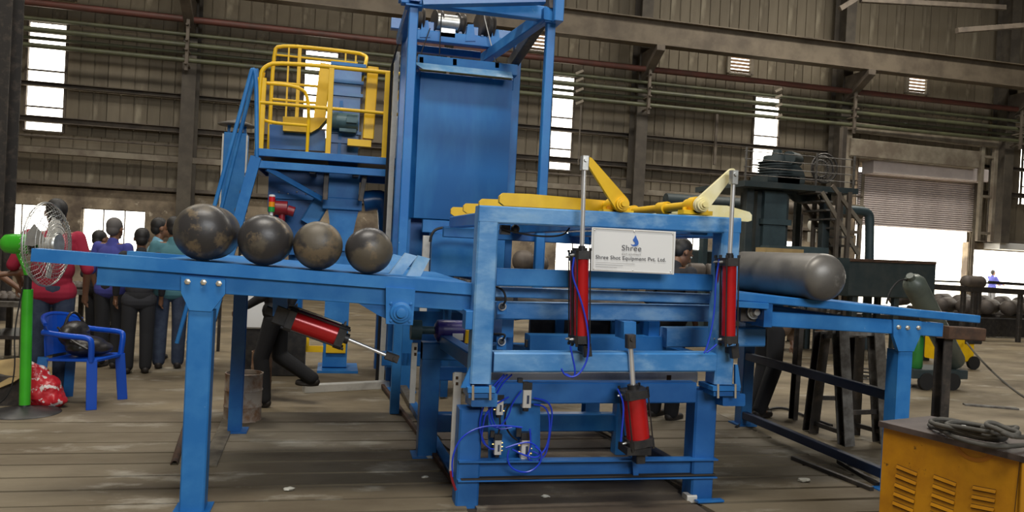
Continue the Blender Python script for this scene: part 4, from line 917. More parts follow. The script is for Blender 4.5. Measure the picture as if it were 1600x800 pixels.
for x in (a+.04, b_-.04): part('hat_stay', 'blue', sk, lambda b: b.bar((x, 11.15, Q(365, 207, 11).z), (x, 11.15, hc.z+.01), .04, .04, up=V(0, 1, 0)))
ld = thing('access_ladder', 'steep blue ladder with long curved handrails at the left end of the platform', 'ladder', (Q(350, 560, 9.3).x, 9.3, 0))
for k, (xs, Yk) in enumerate(((395, 9.25), (401, 9.75))):
    t = Q(xs, 104, Yk); bt = Q(333 if k == 0 else 345, 330, Yk); d = bt-t
    part('handrail', 'blue', ld, lambda b: b.tube([(Q(402, 230, Yk).x, Yk, pzt-.1), (Q(398, 120, Yk).x+.02, Yk, t.z-.12), t+V(0, 0, 0), t+d*.08, t+d*1.0, t+d*1.9], .024, 10, smooth=2))
    t = Q(400, 245, Yk); bt = Q(375, 335, Yk); d = bt-t
    e_ = t+d*(t.z/(-d.z)) ; 
    part('stringer', 'blue', ld, lambda b: b.bar(t, e_, .04, .12, up=V(1, 0, 0)))
    if k == 0: t0, e0 = t, e_
t1, e1 = t, e_
for i in range(1, 12):
    f = i/12; part('tread', 'dark_steel', ld, lambda b: b.bar(t0+(e0-t0)*f, t1+(e1-t1)*f, .14, .03))
# far trolley of floor channels and rods
def floor_bar(name, label, cat, pts, w, h, m, z=0.02, grp=None):
    p = [P(x, y, Z=0) for x, y in pts]
    o = MB().ext(p[0]+V(0, 0, z+h/2), p[1]+V(0, 0, z+h/2), chamf(w, h, .003)).build(name, m); tag(o, label, cat, grp); return o
floor_bar('steel_rail', 'long channel rail on the floor left of the blue frame, running away from the camera', 'rail', [(600, 560), (645, 640)], .08, .05, 'floor_steel')
floor_bar('steel_rail', 'long blue-edged rail on the floor below the blue frame', 'rail', [(645, 640), (712, 758)], .07, .055, 'blue_dark', .02)
floor_bar('steel_rail', 'thin rusty rod on the floor between the loading table and the frame', 'rod', [(598, 608), (712, 765)], .035, .035, 'rust')
floor_bar('steel_rail', 'narrow steel strip on the floor by the front left leg', 'rail', [(362, 650), (325, 735)], .11, .012, 'floor_steel')
floor_bar('cable_tray', 'white cable tray lying on the floor behind the loading table', 'cable tray', [(474, 613), (606, 606)], .1, .08, 'tray', 0)
pi = tag(MB().lathe([(0, .02), (0, .026), (1.6, .026), (1.6, .02)], P(272, 731, Z=0)+V(0, 0, .026), P(300, 640, Z=0)-P(272, 731, Z=0), 14, cap=False).build('steel_pipe', 'rust'), 'short rusty pipe on the floor left of the front leg', 'pipe')
floor_bar('angle_bar', 'black steel bar on the floor at the lower right, beside the welding set', 'bar', [(1238, 722), (1362, 772)], .035, .03, 'dark_steel')
floor_bar('angle_bar', 'second black bar on the floor next to the amber welding set', 'bar', [(1310, 728), (1372, 765)], .035, .03, 'dark_steel')
floor_bar('flat_bar', 'grey flat bar lying on the open floor at the right', 'bar', [(1506, 633), (1590, 640)], .09, .02, 'grey_steel', 0)
floor_bar('flat_bar', 'short blue flat under the foot of the frame', 'bar', [(1088, 790), (1128, 788)], .05, .015, 'blue_dark')
for (x, y, lb) in ((1078, 785, 'small cream junction box at the foot of the frame'),):
    p = P(x, y, Z=0); tag(MB().box(p+V(-.035, -.03, 0), p+V(.035, .05, .055), c=.008).build('junction_box', 'tray'), lb, 'box')
for i, (x, y, s) in enumerate(((451, 771, .03), (671, 720, .025), (664, 751, .022), (1256, 757, .04), (1345, 738, .09), (852, 782, .025))):
    p = P(x, y, Z=0); b = MB(); b.ball(p+V(0, 0, s*.45+.016), s, 8, 5, (1.2, .8, .35))
    for v in b.bm.verts: v.co += V(random.uniform(-1, 1), random.uniform(-1, 1), random.uniform(-.4, .4))*s*.25
    tag(b.build('paper_scrap', 'paper'), 'scrap of white paper on the floor '+('in front of the loading table', 'right of the rusty rod', 'by the rail foot', 'beside the black bars', 'under the outfeed table, the largest', 'under the bottom channel')[i], 'paper', 'paper scraps on the floor')
# ================================================================ OLD MACHINE AND BACKGROUND, RIGHT
OY = 12.5
om = thing('old_blasting_machine', 'old dark teal machine with motors on a raised deck, behind the right-hand tank', 'machine', (Q(1215, 450, OY).x, OY, 0))
dz = Q(1230, 292, OY).z
da, db = Q(1150, 290, OY).x, Q(1325, 290, OY).x
part('deck', 'old_teal', om, lambda b: b.box((da, OY-.3, dz-.07), (db, OY+1.6, dz+.03)))
part('column', 'old_teal_light', om, lambda b: (b.box((Q(1193, 350, OY).x, OY, 0), (Q(1228, 350, OY).x, OY+.7, dz-.08), c=.02), b.box((Q(1190, 350, OY).x, OY-.05, dz-.7), (Q(1234, 350, OY).x, OY+.72, dz-.6))))
part('column_flange', 'old_teal', om, lambda b: (b.box((Q(1186, 350, OY).x, OY+.1, 0), (Q(1193, 350, OY).x, OY+.7, dz-.1)), b.box((Q(1228, 350, OY).x, OY+.1, 0), (Q(1236, 350, OY).x, OY+.7, dz-.1))))
for px in (1172, 1293): part('leg', 'old_teal', om, lambda b: b.bar((Q(px, 350, OY).x, OY+.1, 0), (Q(px, 350, OY).x, OY+.1, dz-.05), .15, .15, up=V(0, 1, 0)))
for px in (1180, 1245, 1310): part('leg', 'old_teal', om, lambda b: b.bar((Q(px, 350, OY+1.5).x, OY+1.5, 0), (Q(px, 350, OY+1.5).x, OY+1.5, dz-.05), .12, .12, up=V(0, 1, 0)))
mc = Q(1213, 268, OY+.3)
part('motor', 'old_teal', om, lambda b: (b.lathe([(0, .3), (.35, .3), (.38, .26), (.5, .24), (.52, .1), (.62, .08)], (mc.x, mc.y, dz+.08), (0, 0, 1), 28), b.box((mc.x-.35, mc.y-.3, dz+.06), (mc.x+.3, mc.y+.3, dz+.2))))
part('cooling_fins', 'old_teal', om, lambda b: [b.lathe([(0, .34), (.015, .34)], (mc.x, mc.y, dz+.2+.05*k), (0, 0, 1), 24) for k in range(6)])
part('blower_housing', 'old_teal', om, lambda b: (b.lathe([(0, .28), (.3, .28)], Q(1237, 275, OY)+V(0, 0, -.05), (0, 1, 0), 28), b.cyl(Q(1232, 247, OY), Q(1232, 247, OY)+V(.3, .2, 0), .13)))
part('bent_duct', 'old_teal', om, lambda b: b.tube([Q(1240, 292, OY+.4), Q(1240, 303, OY+.4), Q(1252, 310, OY+.4), Q(1268, 307, OY+.4)], .12, 14, smooth=2))
gc = Q(1288, 263, OY+.3)
fg = part('wheel_guard', 'dark_steel', om, lambda b: [b.tube([gc+V(math.cos(t*PI/16)*r_, .06*k, math.sin(t*PI/16)*r_) for t in range(32)], .02, 6, closed=True) for k, r_ in enumerate((.27, .23, .16))])
part('guard_wires', 'grey_steel', fg, lambda b: [b.tube([gc+V(math.cos(t*PI/12)*.08, .1, math.sin(t*PI/12)*.08), gc+V(math.cos(t*PI/12)*.26, .05, math.sin(t*PI/12)*.26)], .006, 4) for t in range(24)], kind='stuff')
for z in (.25, .5, .75, 1.0):
    part('guard_rail', 'grey_steel', om, lambda b: b.tube([(da, OY-.25, dz+z*.55), (db-.1, OY-.25, dz+z*.55)], .008, 6))
for px in (1153, 1262, 1320): part('guard_post', 'grey_steel', om, lambda b: b.bar((Q(px, 280, OY).x, OY-.25, dz), (Q(px, 280, OY).x, OY-.25, dz+.62), .03, .03, up=V(0, 1, 0)))
part('tall_post', 'girt', om, lambda b: b.bar((Q(1325, 350, OY).x+.02, OY+.3, 0), (Q(1325, 350, OY).x+.02, OY+.3, Q(1325, 195, OY).z), .1, .1, up=V(0, 1, 0)))
part('base_box', 'old_teal_light', om, lambda b: (b.box((Q(1205, 350, 11.5).x, 11.5, .9), (Q(1222, 350, 11.5).x, 11.8, Q(1210, 384, 11.5).z)), b.box((Q(1252, 350, 11.5).x, 11.5, 1.2), (Q(1297, 350, 11.5).x, 12.2, Q(1270, 386, 11.5).z))))
part('timber', 'card', om, lambda b: b.box(Q(1196, 396, 11.0), Q(1256, 390, 11.0)+V(0, .3, 0)))
# stair up to the deck
st_ = thing('steel_stair', 'grey steel stair with thin handrails to the right of the old machine', 'stair', (Q(1320, 450, 12.2).x, 12.2, 0))
for dy in (0, .7):
    for (p, q) in (((1284, 300), (1341, 398)), ((1300, 290), (1345, 350))):
        part('stringer', 'girt_pale', st_, lambda b: b.bar(Q(p[0], p[1], 12.2)+V(0, dy, 0), Q(q[0], q[1], 12.2)+V(0, dy, 0), .05, .07))
    for px in (1308, 1325): part('stair_post', 'girt', st_, lambda b: b.bar((Q(px, 350, 12.2).x, 12.2+dy, 0), (Q(px, 350, 12.2).x, 12.2+dy, Q(px, 300, 12.2).z), .07, .07, up=V(0, 1, 0)))
for k in range(7):
    f = k/7; p = Q(1284+57*f, 300+98*f, 12.2); part('stair_tread', 'grey_steel', st_, lambda b: b.box(p+V(-.12, 0, -.02), p+V(.12, .7, .01)))
dp = thing('overhead_duct', 'long dusty round pipe crossing behind the old machine', 'duct', (Q(1200, 330, 16).x, 16, 0))
part('pipe', 'old_teal', dp, lambda b: (b.cyl(Q(1040, 313, 16), Q(1185, 322, 16), .16, seg=16)))
part('pipe', 'girt', dp, lambda b: (b.cyl(Q(1185, 322, 16), Q(1345, 333, 16), .14, seg=16)))
for px in (1128, 1250): part('stand', 'dark_steel', dp, lambda b: b.bar((Q(px, 330, 16).x, 16, 0), (Q(px, 330, 16).x, 16, Q(px, 318, 16).z), .12, .12, up=V(0, 1, 0)))
el2 = thing('pipe_elbow', 'blue-grey pipe bending down in front of the roller shutter', 'duct', (Q(1358, 420, 13).x, 13, 0))
part('pipe', 'old_teal_light', el2, lambda b: b.tube([Q(1320, 328, 13), Q(1345, 329, 13), Q(1358, 333, 13), Q(1359, 350, 13), Q(1358, 420, 13), (Q(1358, 420, 13).x, 13, 0)], .085, 14, smooth=2))
dc = thing('round_drum_end', 'pale round disc on a bracket beside the old machine', 'disc', Q(1271, 352, 17))
part('disc', 'paper', dc, lambda b: b.lathe([(0, .17), (.03, .17), (.08, .13)], Q(1271, 352, 17), (0, -1, 0), 24)); part('box', 'paper', dc, lambda b: b.box(Q(1265, 378, 17), Q(1276, 363, 17)+V(0, .1, 0)))
part('bracket', 'girt', dc, lambda b: b.bar(Q(1271, 352, 17.05), (Q(1271, 352, 17).x, 17.05, 0), .06, .06, up=V(0, 1, 0)))
sb = thing('steel_tank_box', 'large dark blue-grey steel box in front of the open shutter', 'container', (Q(1390, 450, 11.5).x, 11.5, 0))
part('shell', 'old_teal', sb, lambda b: (b.box((Q(1326, 440, 11.5).x, 11.5, Q(1400, 466, 11.5).z), (Q(1461, 440, 11.5).x, 13, Q(1400, 409, 11.5).z+.02), c=.02)))
for px in (1335, 1400, 1452):
    for y in (11.6, 12.9): part('leg', 'old_teal', sb, lambda b: b.bar((Q(px, 440, 11.6).x, y, 0), (Q(px, 440, 11.6).x, y, Q(1400, 466, 11.5).z), .1, .1, up=V(0, 1, 0)))
part('rim', 'rust', sb, lambda b: b.bar(Q(1328, 406, 11.5)+V(0, -.01, 0), Q(1461, 411, 11.5)+V(0, -.01, 0), .05, .05))
# high roller track with a tank on it, right
trk = thing('roller_track', 'dark elevated rail track crossing in front of the bright opening', 'rail', (Q(1520, 450, 15).x, 15, 0))
part('lower_rail', 'dark_steel', trk, lambda b: b.bar(Q(1440, 447, 15), Q(1640, 459, 15), .15, .13)); part('upper_rail', 'dark_steel', trk, lambda b: b.bar(Q(1461, 439, 15.2), Q(1640, 446, 15.2), .04, .04))
part('thick_bar', 'dark_steel', trk, lambda b: b.bar(Q(1545, 441, 15.2), Q(1640, 447, 15.2), .07, .07))
for px in (1506, 1522, 1530, 1595): part('post', 'dark_steel', trk, lambda b: b.bar((Q(px, 450, 15).x, 15, 0), (Q(px, 450, 15).x, 15, Q(px, 452, 15).z), .09, .09, up=V(0, 1, 0)))
o = tank('steel_tank', Q(1503, 441, 15.0)+V(0, 0, .02), .145, .62, (1, 0, -.0), 'tank_far', .8, 24); tag(o, 'short brown tank resting on the elevated rail against the bright opening', 'tank')
# low conveyor carrying rows of tanks
lc = thing('low_roller_conveyor', 'long black low conveyor at the right carrying rows of dull tanks', 'conveyor', (P(1560, 532, Z=0).x, P(1560, 532, Z=0).y, 0))
f0, f1 = P(1500, 526, Z=0), P(1640, 545, Z=0)
Yc = f0.y; 
part('side_beam', 'black', lc, lambda b: (b.bar((f0.x-4, Yc, .26), (f0.x+10, Yc, .26), .2, .46), b.bar((f0.x-4, Yc+3.2, .26), (f0.x+10, Yc+3.2, .26), .2, .46)))
for k in range(10): part('cross_roller', 'dark_steel', lc, lambda b: b.cyl((f0.x-3.6+k*1.2, Yc, .5), (f0.x-3.6+k*1.2, Yc+3.2, .5), .06, seg=10))
xs = f0.x-.5; ORD = 'first second third fourth fifth sixth seventh eighth ninth tenth eleventh'.split()
for row, (yy, zz) in enumerate(((.9, .74), (2.6, .78))):
    for k in range(9 if row == 0 else 11):
        X0 = xs+k*.67+row*.1
        o = tank('steel_tank', V(X0, Yc+yy-.75, zz), .19, 1.25, (.8, .6, 0), 'tank_far', .7, 20)
        tag(o, ORD[k]+' tank from the left in the '+('front' if row == 0 else 'back')+' row on the low black conveyor, right side', 'tank', 'tanks in the %s of the low conveyor' % ('front row' if row == 0 else 'back row'))
# trolley with bottles and small yellow welding set
tr = thing('bottle_trolley', 'dark green wheeled trolley under the right end of the outfeed table', 'trolley', P(1465, 610, Z=0))
tp = P(1465, 610, Z=0); tY = tp.y
za = Q(1465, 590, tY).z; 
part('platform', 'old_teal', tr, lambda b: b.box((Q(1427, 590, tY).x, tY, za-.02), (Q(1512, 590, tY).x, tY+.5, za+.1), c=.01))
for px, py in ((1447, 604), (1488, 604)):
    c = Q(px, py-5, tY); part('wheel', 'rubber', tr, lambda b: b.lathe([(0, .05), (0, .115), (.05, .115), (.05, .05)], V(c.x, tY-.02, .118), (0, 1, 0), 20)); part('caster_fork', 'dark_steel', tr, lambda b: b.bar((c.x, tY+.02, .12), (c.x, tY+.02, za), .05, .05))
gb_ = MB().lathe([(0, .0), (.0, .07), (.02, .085), (.42, .085), (.5, .055), (.54, .035), (.6, .03)], (Q(1443, 585, tY).x, tY+.15, za+.1), (0, 0, 1), 20).build('gas_bottle', 'greenbottle'); tag(gb_, 'bright green bottle standing on the trolley', 'bottle')
A = Q(1492, 574, tY+.2); B = Q(1428, 452, tY-.4)
gb2 = MB().lathe([(0, .04), (.02, .125), (.06, .14), ((B-A).length, .14), ((B-A).length+.07, .11), ((B-A).length+.11, .05), ((B-A).length+.17, .045)], V(A.x, A.y, max(A.z, .35)), B-A, 24).build('gas_bottle', 'bottle_grey'); tag(gb2, 'long grey-green gas bottle leaning above the outfeed table', 'bottle')
vb = MB().tube([Q(1424, 440, tY-.4), Q(1412, 436, tY-.4), Q(1402, 440, tY-.4), Q(1390, 455, tY-.4), Q(1385, 475, tY-.4)], .012, 6, smooth=2).build('gas_hose', 'rubber'); tag(vb, 'thin hose hanging from the neck of the leaning gas bottle', 'hose')
yw = thing('welding_set', 'small bright yellow welding set on wheels behind the outfeed table', 'welder', P(1505, 577, Z=0))
yp = P(1505, 577, Z=0); yY = yp.y
part('case', 'yellow', yw, lambda b: b.box((Q(1480, 560, yY).x, yY, .12), (Q(1521, 560, yY).x, yY+.5, Q(1500, 520, yY).z), c=.02))
part('front_panel', 'black', yw, lambda b: b.box((Q(1506, 560, yY).x, yY-.04, .42), (Q(1530, 560, yY).x, yY+.2, Q(1500, 520, yY).z-.02), c=.02))
for px in (1490, 1520): part('wheel', 'rubber', yw, lambda b: b.cyl((Q(px, 577, yY).x, yY-.03, .11), (Q(px, 577, yY).x, yY+.03, .11), .11, seg=18))
cb2 = MB().tube([Q(1510, 535, yY-.1), P(1530, 560, Z=.3), P(1560, 590, Z=.01), P(1600, 622, Z=.01), P(1640, 640, Z=.01)], .014, 6, smooth=2).build('welding_lead', 'cable'); tag(cb2, 'thin lead trailing over the floor from the small yellow welding set', 'cable')
# rusty trestle right of the table
rt = thing('rusty_trestle', 'rusty brown beam on dark posts under the right end of the outfeed table', 'trestle', (Q(1470, 640, 5.6).x, 5.6, 0))
part('beam', 'rust', rt, lambda b: b.bar(Q(1474, 519, 5.2), Q(1531, 522, 5.2), .12, .1))
part('beam', 'rust', rt, lambda b: b.bar(Q(1474, 519, 5.2), Q(1440, 515, 6.6), .1, .1))
part('post', 'dark_steel', rt, lambda b: (b.ext((Q(1471, 600, 5.25).x, 5.25, 0), (Q(1471, 600, 5.25).x, 5.25, Q(1471, 524, 5.25).z), chan(.08, .1, .01), up=V(0, 1, 0))))
# A-frame stand
sd = thing('trestle_stand', 'grey steel stand with four splayed legs behind the outfeed table braces', 'trestle', (4.75, 6.2, 0))
sk4 = ((P(1266, 675, Z=0), P(1285, 520, Y=6.35), 'dark_steel'), (P(1322, 696, Z=0), P(1313, 515, Y=6.05), 'grey_steel'), (P(1331, 678, Z=0), P(1339, 518, Y=6.3), 'dark_steel'), (P(1377, 692, Z=0), P(1368, 515, Y=6.0), 'grey_steel'))
for a, b_, m_ in sk4: part('leg', m_, sd, lambda b: b.ext(a, b_, chan(.1, .11, .012), up=V(0, 1, 0)))
def lp(i, f): return sk4[i][0]*(1-f)+sk4[i][1]*f
for (i, j, f) in ((0, 1, .1), (2, 3, .1), (0, 2, .35), (1, 3, .28), (0, 1, .97), (2, 3, .97), (0, 2, .98), (1, 3, .98)): part('stretcher', 'dark_steel' if f < .9 else 'grey_steel', sd, lambda b: b.bar(lp(i, f), lp(j, f), .03, .07 if f > .9 else .04))
bk = [MB().bar(lp(0, .98)+V(.08+.3*k, -.1, .08), lp(0, .98)+V(.18+.3*k, -.1, .08), .1, .1).build('bearing_block', 'black') for k in range(1)]
tag(bk[0], 'small black bearing block sitting on the grey stand', 'block')
ps = MB().ext(P(1239, 655, Z=0), V(P(1239, 655, Z=0).x+.02, P(1239, 655, Z=0).y, 1.15), chan(.05, .09, .008), up=V(0, 1, 0)).build('steel_post', 'dark_steel'); tag(ps, 'single dark upright post left of the grey stand', 'post')
co = MB()
for k in range(5):
    c = P(1335+6*k, 590+3*(k % 2), Z=0); rr = .16+.03*(k % 3); co.tube([c+V(math.cos(t*PI/8)*rr, math.sin(t*PI/8)*rr, .02+.02*k) for t in range(16)], .012, 6, closed=True)
tag(co.build('coiled_wire', 'cable'), 'loose coil of dark wire on the floor behind the grey stand', 'wire')
bkt = MB().lathe([(0, .1), (.0, .14), (.25, .16), (.25, .15), (.02, .13)], P(1389, 600, Z=0), (0, 0, 1), 20).build('bucket', 'blue_dark'); tag(bkt, 'dark blue bucket beside the right leg of the outfeed table', 'bucket')
fc = MB().tube([P(1150, 668, Z=0.02), P(1195, 640, Z=.02), P(1225, 636, Z=.02), P(1262, 652, Z=.02), P(1300, 665, Z=.02)], .014, 6, smooth=2).build('floor_hose', 'rubber'); tag(fc, 'black hose snaking over the floor by the boots of the bending man', 'hose')
# tanks seen through the frame
o = tank('steel_tank', Q(801, 407, 14.0), .2, .42, (1, .1, 0), 'tank_far', .85, 24); o.data.materials.clear(); o.data.materials.append(M['tank_far']); tag(o, 'small dark tank seen through the opening left of the middle post', 'tank')
o = tank('steel_tank', Q(851, 413, 14.0)-V(.3, 0, .0), .16, .38, (1, .1, 0), 'tank_far', .85, 24); tag(o, 'second small tank partly hidden by the blue post in the frame opening', 'tank')
lt_ = thing('long_tank_rack', 'low dark bench carrying the tanks seen through the frame', 'bench', (Q(850, 440, 14).x, 14, 0))
part('top', 'dark_steel', lt_, lambda b: b.box((Q(760, 425, 14).x, 13.8, Q(801, 418, 14).z-.14), (Q(900, 425, 14).x, 14.6, Q(801, 418, 14).z-.05)))
for px in (770, 885): part('leg', 'dark_steel', lt_, lambda b: b.bar((Q(px, 425, 14).x, 14.2, 0), (Q(px, 425, 14).x, 14.2, 1.2), .1, .1, up=V(0, 1, 0)))
for k in range(4):
    o = tank('steel_tank', Q(1048+27*k, 421+1.0*k, 10.5), .11, .26, (1, .0, 0), 'tank_far', .3, 24); tag(o, ORD[k]+' brown tank from the left in the row seen right of the sign', 'tank', 'row of brown tanks behind the sign')
rk = thing('tank_rack', 'low rack under the row of brown tanks behind the sign', 'rack', (Q(1090, 440, 10.5).x, 10.5, 0))
part('rail', 'dark_steel', rk, lambda b: b.box((Q(1040, 440, 10.5).x, 10.3, Q(1090, 436, 10.5).z-.08), (Q(1170, 440, 10.5).x, 10.7, Q(1090, 436, 10.5).z-.01)))
for px in (1045, 1165): part('leg', 'dark_steel', rk, lambda b: b.bar((Q(px, 440, 10.5).x, 10.5, 0), (Q(px, 440, 10.5).x, 10.5, 1.25), .08, .08, up=V(0, 1, 0)))
om2 = thing('grey_machine_box', 'dark grey machine bodies in the gap between the sign and the right post', 'machine', (Q(1090, 440, 15).x, 15, 0))
part('body', 'old_teal', om2, lambda b: b.box((Q(1060, 440, 15).x, 15, 0), (Q(1185, 440, 15).x, 16, Q(1090, 390, 15).z), c=.03))
part('column', 'old_teal_light', om2, lambda b: b.box((Q(1096, 440, 14.8).x, 14.8, 0), (Q(1103, 440, 14.8).x, 15, Q(1099, 362, 14.8).z)))
# left background: benches with small castings
ORD2 = 'first second third fourth fifth sixth seventh'.split()
for (nm, lb, x0, x1, y, Yk) in (('work_bench', 'grey bench loaded with small round castings behind the blue chair', 88, 150, 452, 10.6), ('work_bench', 'cluttered dark bench at the far left behind the fan', -40, 40, 470, 9.6)):
    wb = thing(nm, lb, 'bench', (Q(x0, y, Yk).x, Yk, 0)); zt_ = Q(x0, y, Yk).z
    part('top', 'grey_steel', wb, lambda b: b.box((Q(x0, y, Yk).x, Yk, zt_-.06), (Q(x1, y, Yk).x, Yk+1.0, zt_)))
    for px in (x0+4, x1-4):
        for yy in (Yk+.05, Yk+.9): part('leg', 'dark_steel', wb, lambda b: b.bar((Q(px, y, Yk).x, yy, 0), (Q(px, y, Yk).x, yy, zt_-.05), .06, .06, up=V(0, 1, 0)))
    part('lower_shelf', 'dark_steel', wb, lambda b: b.box((Q(x0, y, Yk).x, Yk+.1, .3), (Q(x1, y, Yk).x, Yk+.9, .34)))
    for k in range(14):
        p = V(Q(x0+3+(x1-x0-8)*(k % 7)/6, y, Yk).x, Yk+.15+.35*(k//7), zt_+.001)
        o = MB().lathe([(0, .045), (.03, .06), (.06, .045), (.08, .02)], p, (0, 0, 1), 12).build('casting', 'tank_far'); tag(o, 'small round casting, '+ORD2[k % 7]+' from the left in the '+('front' if k < 7 else 'back')+' row on the '+('grey bench' if x0 > 0 else 'far left bench'), 'casting', 'castings on the '+('grey bench' if x0 > 0 else 'dark bench'))
# drums
def drum(c, r, h, m, lb):
    d = thing('steel_drum', lb, 'drum', c); c = Vector(c)
    part('shell', m, d, lambda b: b.lathe([(0, r*.97), (.01, r*1.03), (.03, r), (h*.33-.015, r), (h*.33, r*1.04), (h*.33+.015, r), (h*.66-.015, r), (h*.66, r*1.04), (h*.66+.015, r), (h-.02, r), (h, r*1.03), (h, r*.96), (h-.03, r*.95)], c, (0, 0, 1), 32, cap=False))
    part('lid', m, d, lambda b: b.lathe([(h-.04, 0), (h-.04, r*.955), (h-.03, r*.955)], c, (0, 0, 1), 32, cap=False)); return d
drum(P(375, 664, Z=0)+V(0, .15, 0), .155, .42, 'drum', 'whitewashed open drum on the floor behind the front left leg')
drum(P(405, 622, Z=0)+V(0, .12, 0), .1, .45, 'drum_brown', 'narrow brown ribbed drum behind the walking man')
# ================================================================ FOREGROUND LEFT
# --- pedestal fan
fp = P(38, 648, Z=0); hub = Q(73, 382, fp.y+.0)
fan = thing('pedestal_fan', 'green pedestal fan with a wide wire cage on a round black foot', 'fan', fp)
part('base', 'black', fan, lambda b: b.lathe([(0, .27), (.02, .275), (.03, .26), (.055, .08), (.075, .045), (.1, .04)], fp, (0, 0, 1), 40))
ptop = Q(47, 452, fp.y)
part('pole', 'green', fan, lambda b: b.cyl(fp+V(0, 0, .08), V(ptop.x-.02, fp.y, ptop.z), .043, seg=20))
part('pole_neck', 'black', fan, lambda b: b.cyl(V(ptop.x-.02, fp.y, ptop.z), V(ptop.x-.02, fp.y, ptop.z+.12), .03, seg=14))
axv = V(.98, -.17, .03).normalized()
mh = hub-axv*.17
part('motor_housing', 'green', fan, lambda b: b.lathe([(-.2, .0), (-.19, .05), (-.16, .078), (-.1, .085), (.06, .085), (.08, .06), (.1, .03)], mh, axv, 24))
part('motor_ring', 'black', fan, lambda b: b.lathe([(.07, .06), (.07, .1), (.1, .1), (.1, .06)], mh, axv, 24))
part('yoke', 'green', fan, lambda b: b.tube([mh-axv*.05+V(0, 0, -.08), V(ptop.x-.02, fp.y, ptop.z+.14), V(ptop.x-.02, fp.y, ptop.z+.02)], .028, 10, smooth=1))
uu = axv.cross(V(0, 0, 1)).normalized(); vv = uu.cross(axv)
def ring(c, r, a=0): return [c+(uu*math.cos(t*PI/20)+vv*math.sin(t*PI/20))*r for t in range(40)]
R = .355
def cage(b):
    for (dx, r_, w_) in ((0, R, .006), (.015, R*.985, .004), (.06, R*.8, .003), (.075, R*.7, .003), (.08, R*.6, .003), (.085, R*.5, .003), (.088, R*.42, .003), (.09, R*.28, .004), (-.05, R*.8, .003), (-.06, R*.5, .003)): b.tube(ring(hub+axv*dx, r_), w_, 5, closed=True)
part('cage_ring', 'steel', fan, cage)
def wires(b):
    for s_ in (1, -1):
        for t in range(44):
            a = t*PI/22; e = uu*math.cos(a)+vv*math.sin(a)
            g = uu*math.cos(a+.35)+vv*math.sin(a+.35)
            pts = [hub+e*R, hub+e*R*.86+axv*.055*s_, hub+(e*.6+g*.4)*R*.6+axv*.08*s_, hub+g*R*.27+axv*.09*s_]
            b.tube(pts, .0015, 4)
part('cage_wires', 'steel', fan, wires, kind='stuff')
part('cage_badge', 'steel', fan, lambda b: b.lathe([(0, R*.27), (.012, R*.25)], hub+axv*.09, axv, 24))
def blades(b):
    for k in range(3):
        a = k*2*PI/3+.4
        for (f0_, f1_) in ((.0, 1.0),):
            pts = []
            for (rr, da) in ((.06, -.25), (.16, -.5), (.27, -.42), (.3, -.1), (.28, .25), (.16, .3), (.06, .25)): pts.append(hub+(uu*math.cos(a+da)+vv*math.sin(a+da))*rr+axv*(.03*da*2))
            b.plate(pts, axv*.003)
    b.lathe([(-.04, .06), (.04, .06), (.06, .03)], hub, axv, 20)
part('blades', 'tray', fan, blades)
part('power_cord', 'rubber', fan, lambda b: b.tube([V(ptop.x-.04, fp.y-.04, ptop.z+.02), fp+V(-.09, -.05, .7), fp+V(-.06, -.06, .4), fp+V(-.1, -.06, .15), fp+V(-.3, 0, .03), fp+V(-.7, .1, .015)], .006, 6, smooth=3))
# --- plastic armchair
ch = thing('plastic_chair', 'blue moulded plastic armchair holding a black leather bag', 'chair', (-2.2, 7.72, 0))
CR = Matrix.Rotation(math.radians(-16), 4, 'Z')
def cw(x, y, z): return V(-2.2, 7.72, 0)+CR@V(x, y, z)     # +x is the sitter's forward
def seat(b):
    b.plate([cw(-.2, -.21, .40), cw(.2, -.24, .42), cw(.24, -.2, .41), cw(.24, .2, .41), cw(.2, .24, .42), cw(-.2, .21, .40)], (0, 0, .02))
part('seat', 'chair_blue', ch, seat)
for (x, y) in ((.22, -.22), (.22, .22), (-.24, -.2), (-.24, .2)):
    top = .64 if x > 0 else .62
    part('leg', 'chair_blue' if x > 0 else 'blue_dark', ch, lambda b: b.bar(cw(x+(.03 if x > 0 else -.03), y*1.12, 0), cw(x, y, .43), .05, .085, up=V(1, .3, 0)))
for y in (-.25, .25):
    part('armrest', 'chair_blue', ch, lambda b: (b.tube([cw(.22, y*.93, .42), cw(.23, y, .6), cw(.2, y*1.05, .635), cw(.0, y*1.08, .64), cw(-.22, y*1.0, .66)], .026, 10, smooth=2)))
def back(b):
    nU, nV = 12, 2
    pts_o = []
    for k in range(13):
        a = -1.25+2.5*k/12; pts_o.append((-.1-.19*math.cos(a), .265*math.sin(a)/math.sin(1.25)))
    for k in range(12):
        (xa, ya), (xb, yb) = pts_o[k], pts_o[k+1]
        za_ = .64+.16*math.cos(-1.25+2.5*k/12)**.5 if abs(-1.25+2.5*k/12) < 1.5 else .64; zb_ = .64+.16*max(0, math.cos(-1.25+2.5*(k+1)/12))**.5
        b.plate([cw(xa, ya, .43 if 2 < k < 9 else za_-.07), cw(xb, yb, .43 if 2 < k < 9 else zb_-.07), cw(xb-.03, yb, zb_), cw(xa-.03, ya, za_)], CR@V(.012, 0, 0))
    b.tube([cw(x-.03, y, .64+.16*max(0, math.cos(-1.25+2.5*k/12))**.5) for k, (x, y) in enumerate(pts_o)], .018, 8)
part('backrest', 'chair_blue', ch, back)
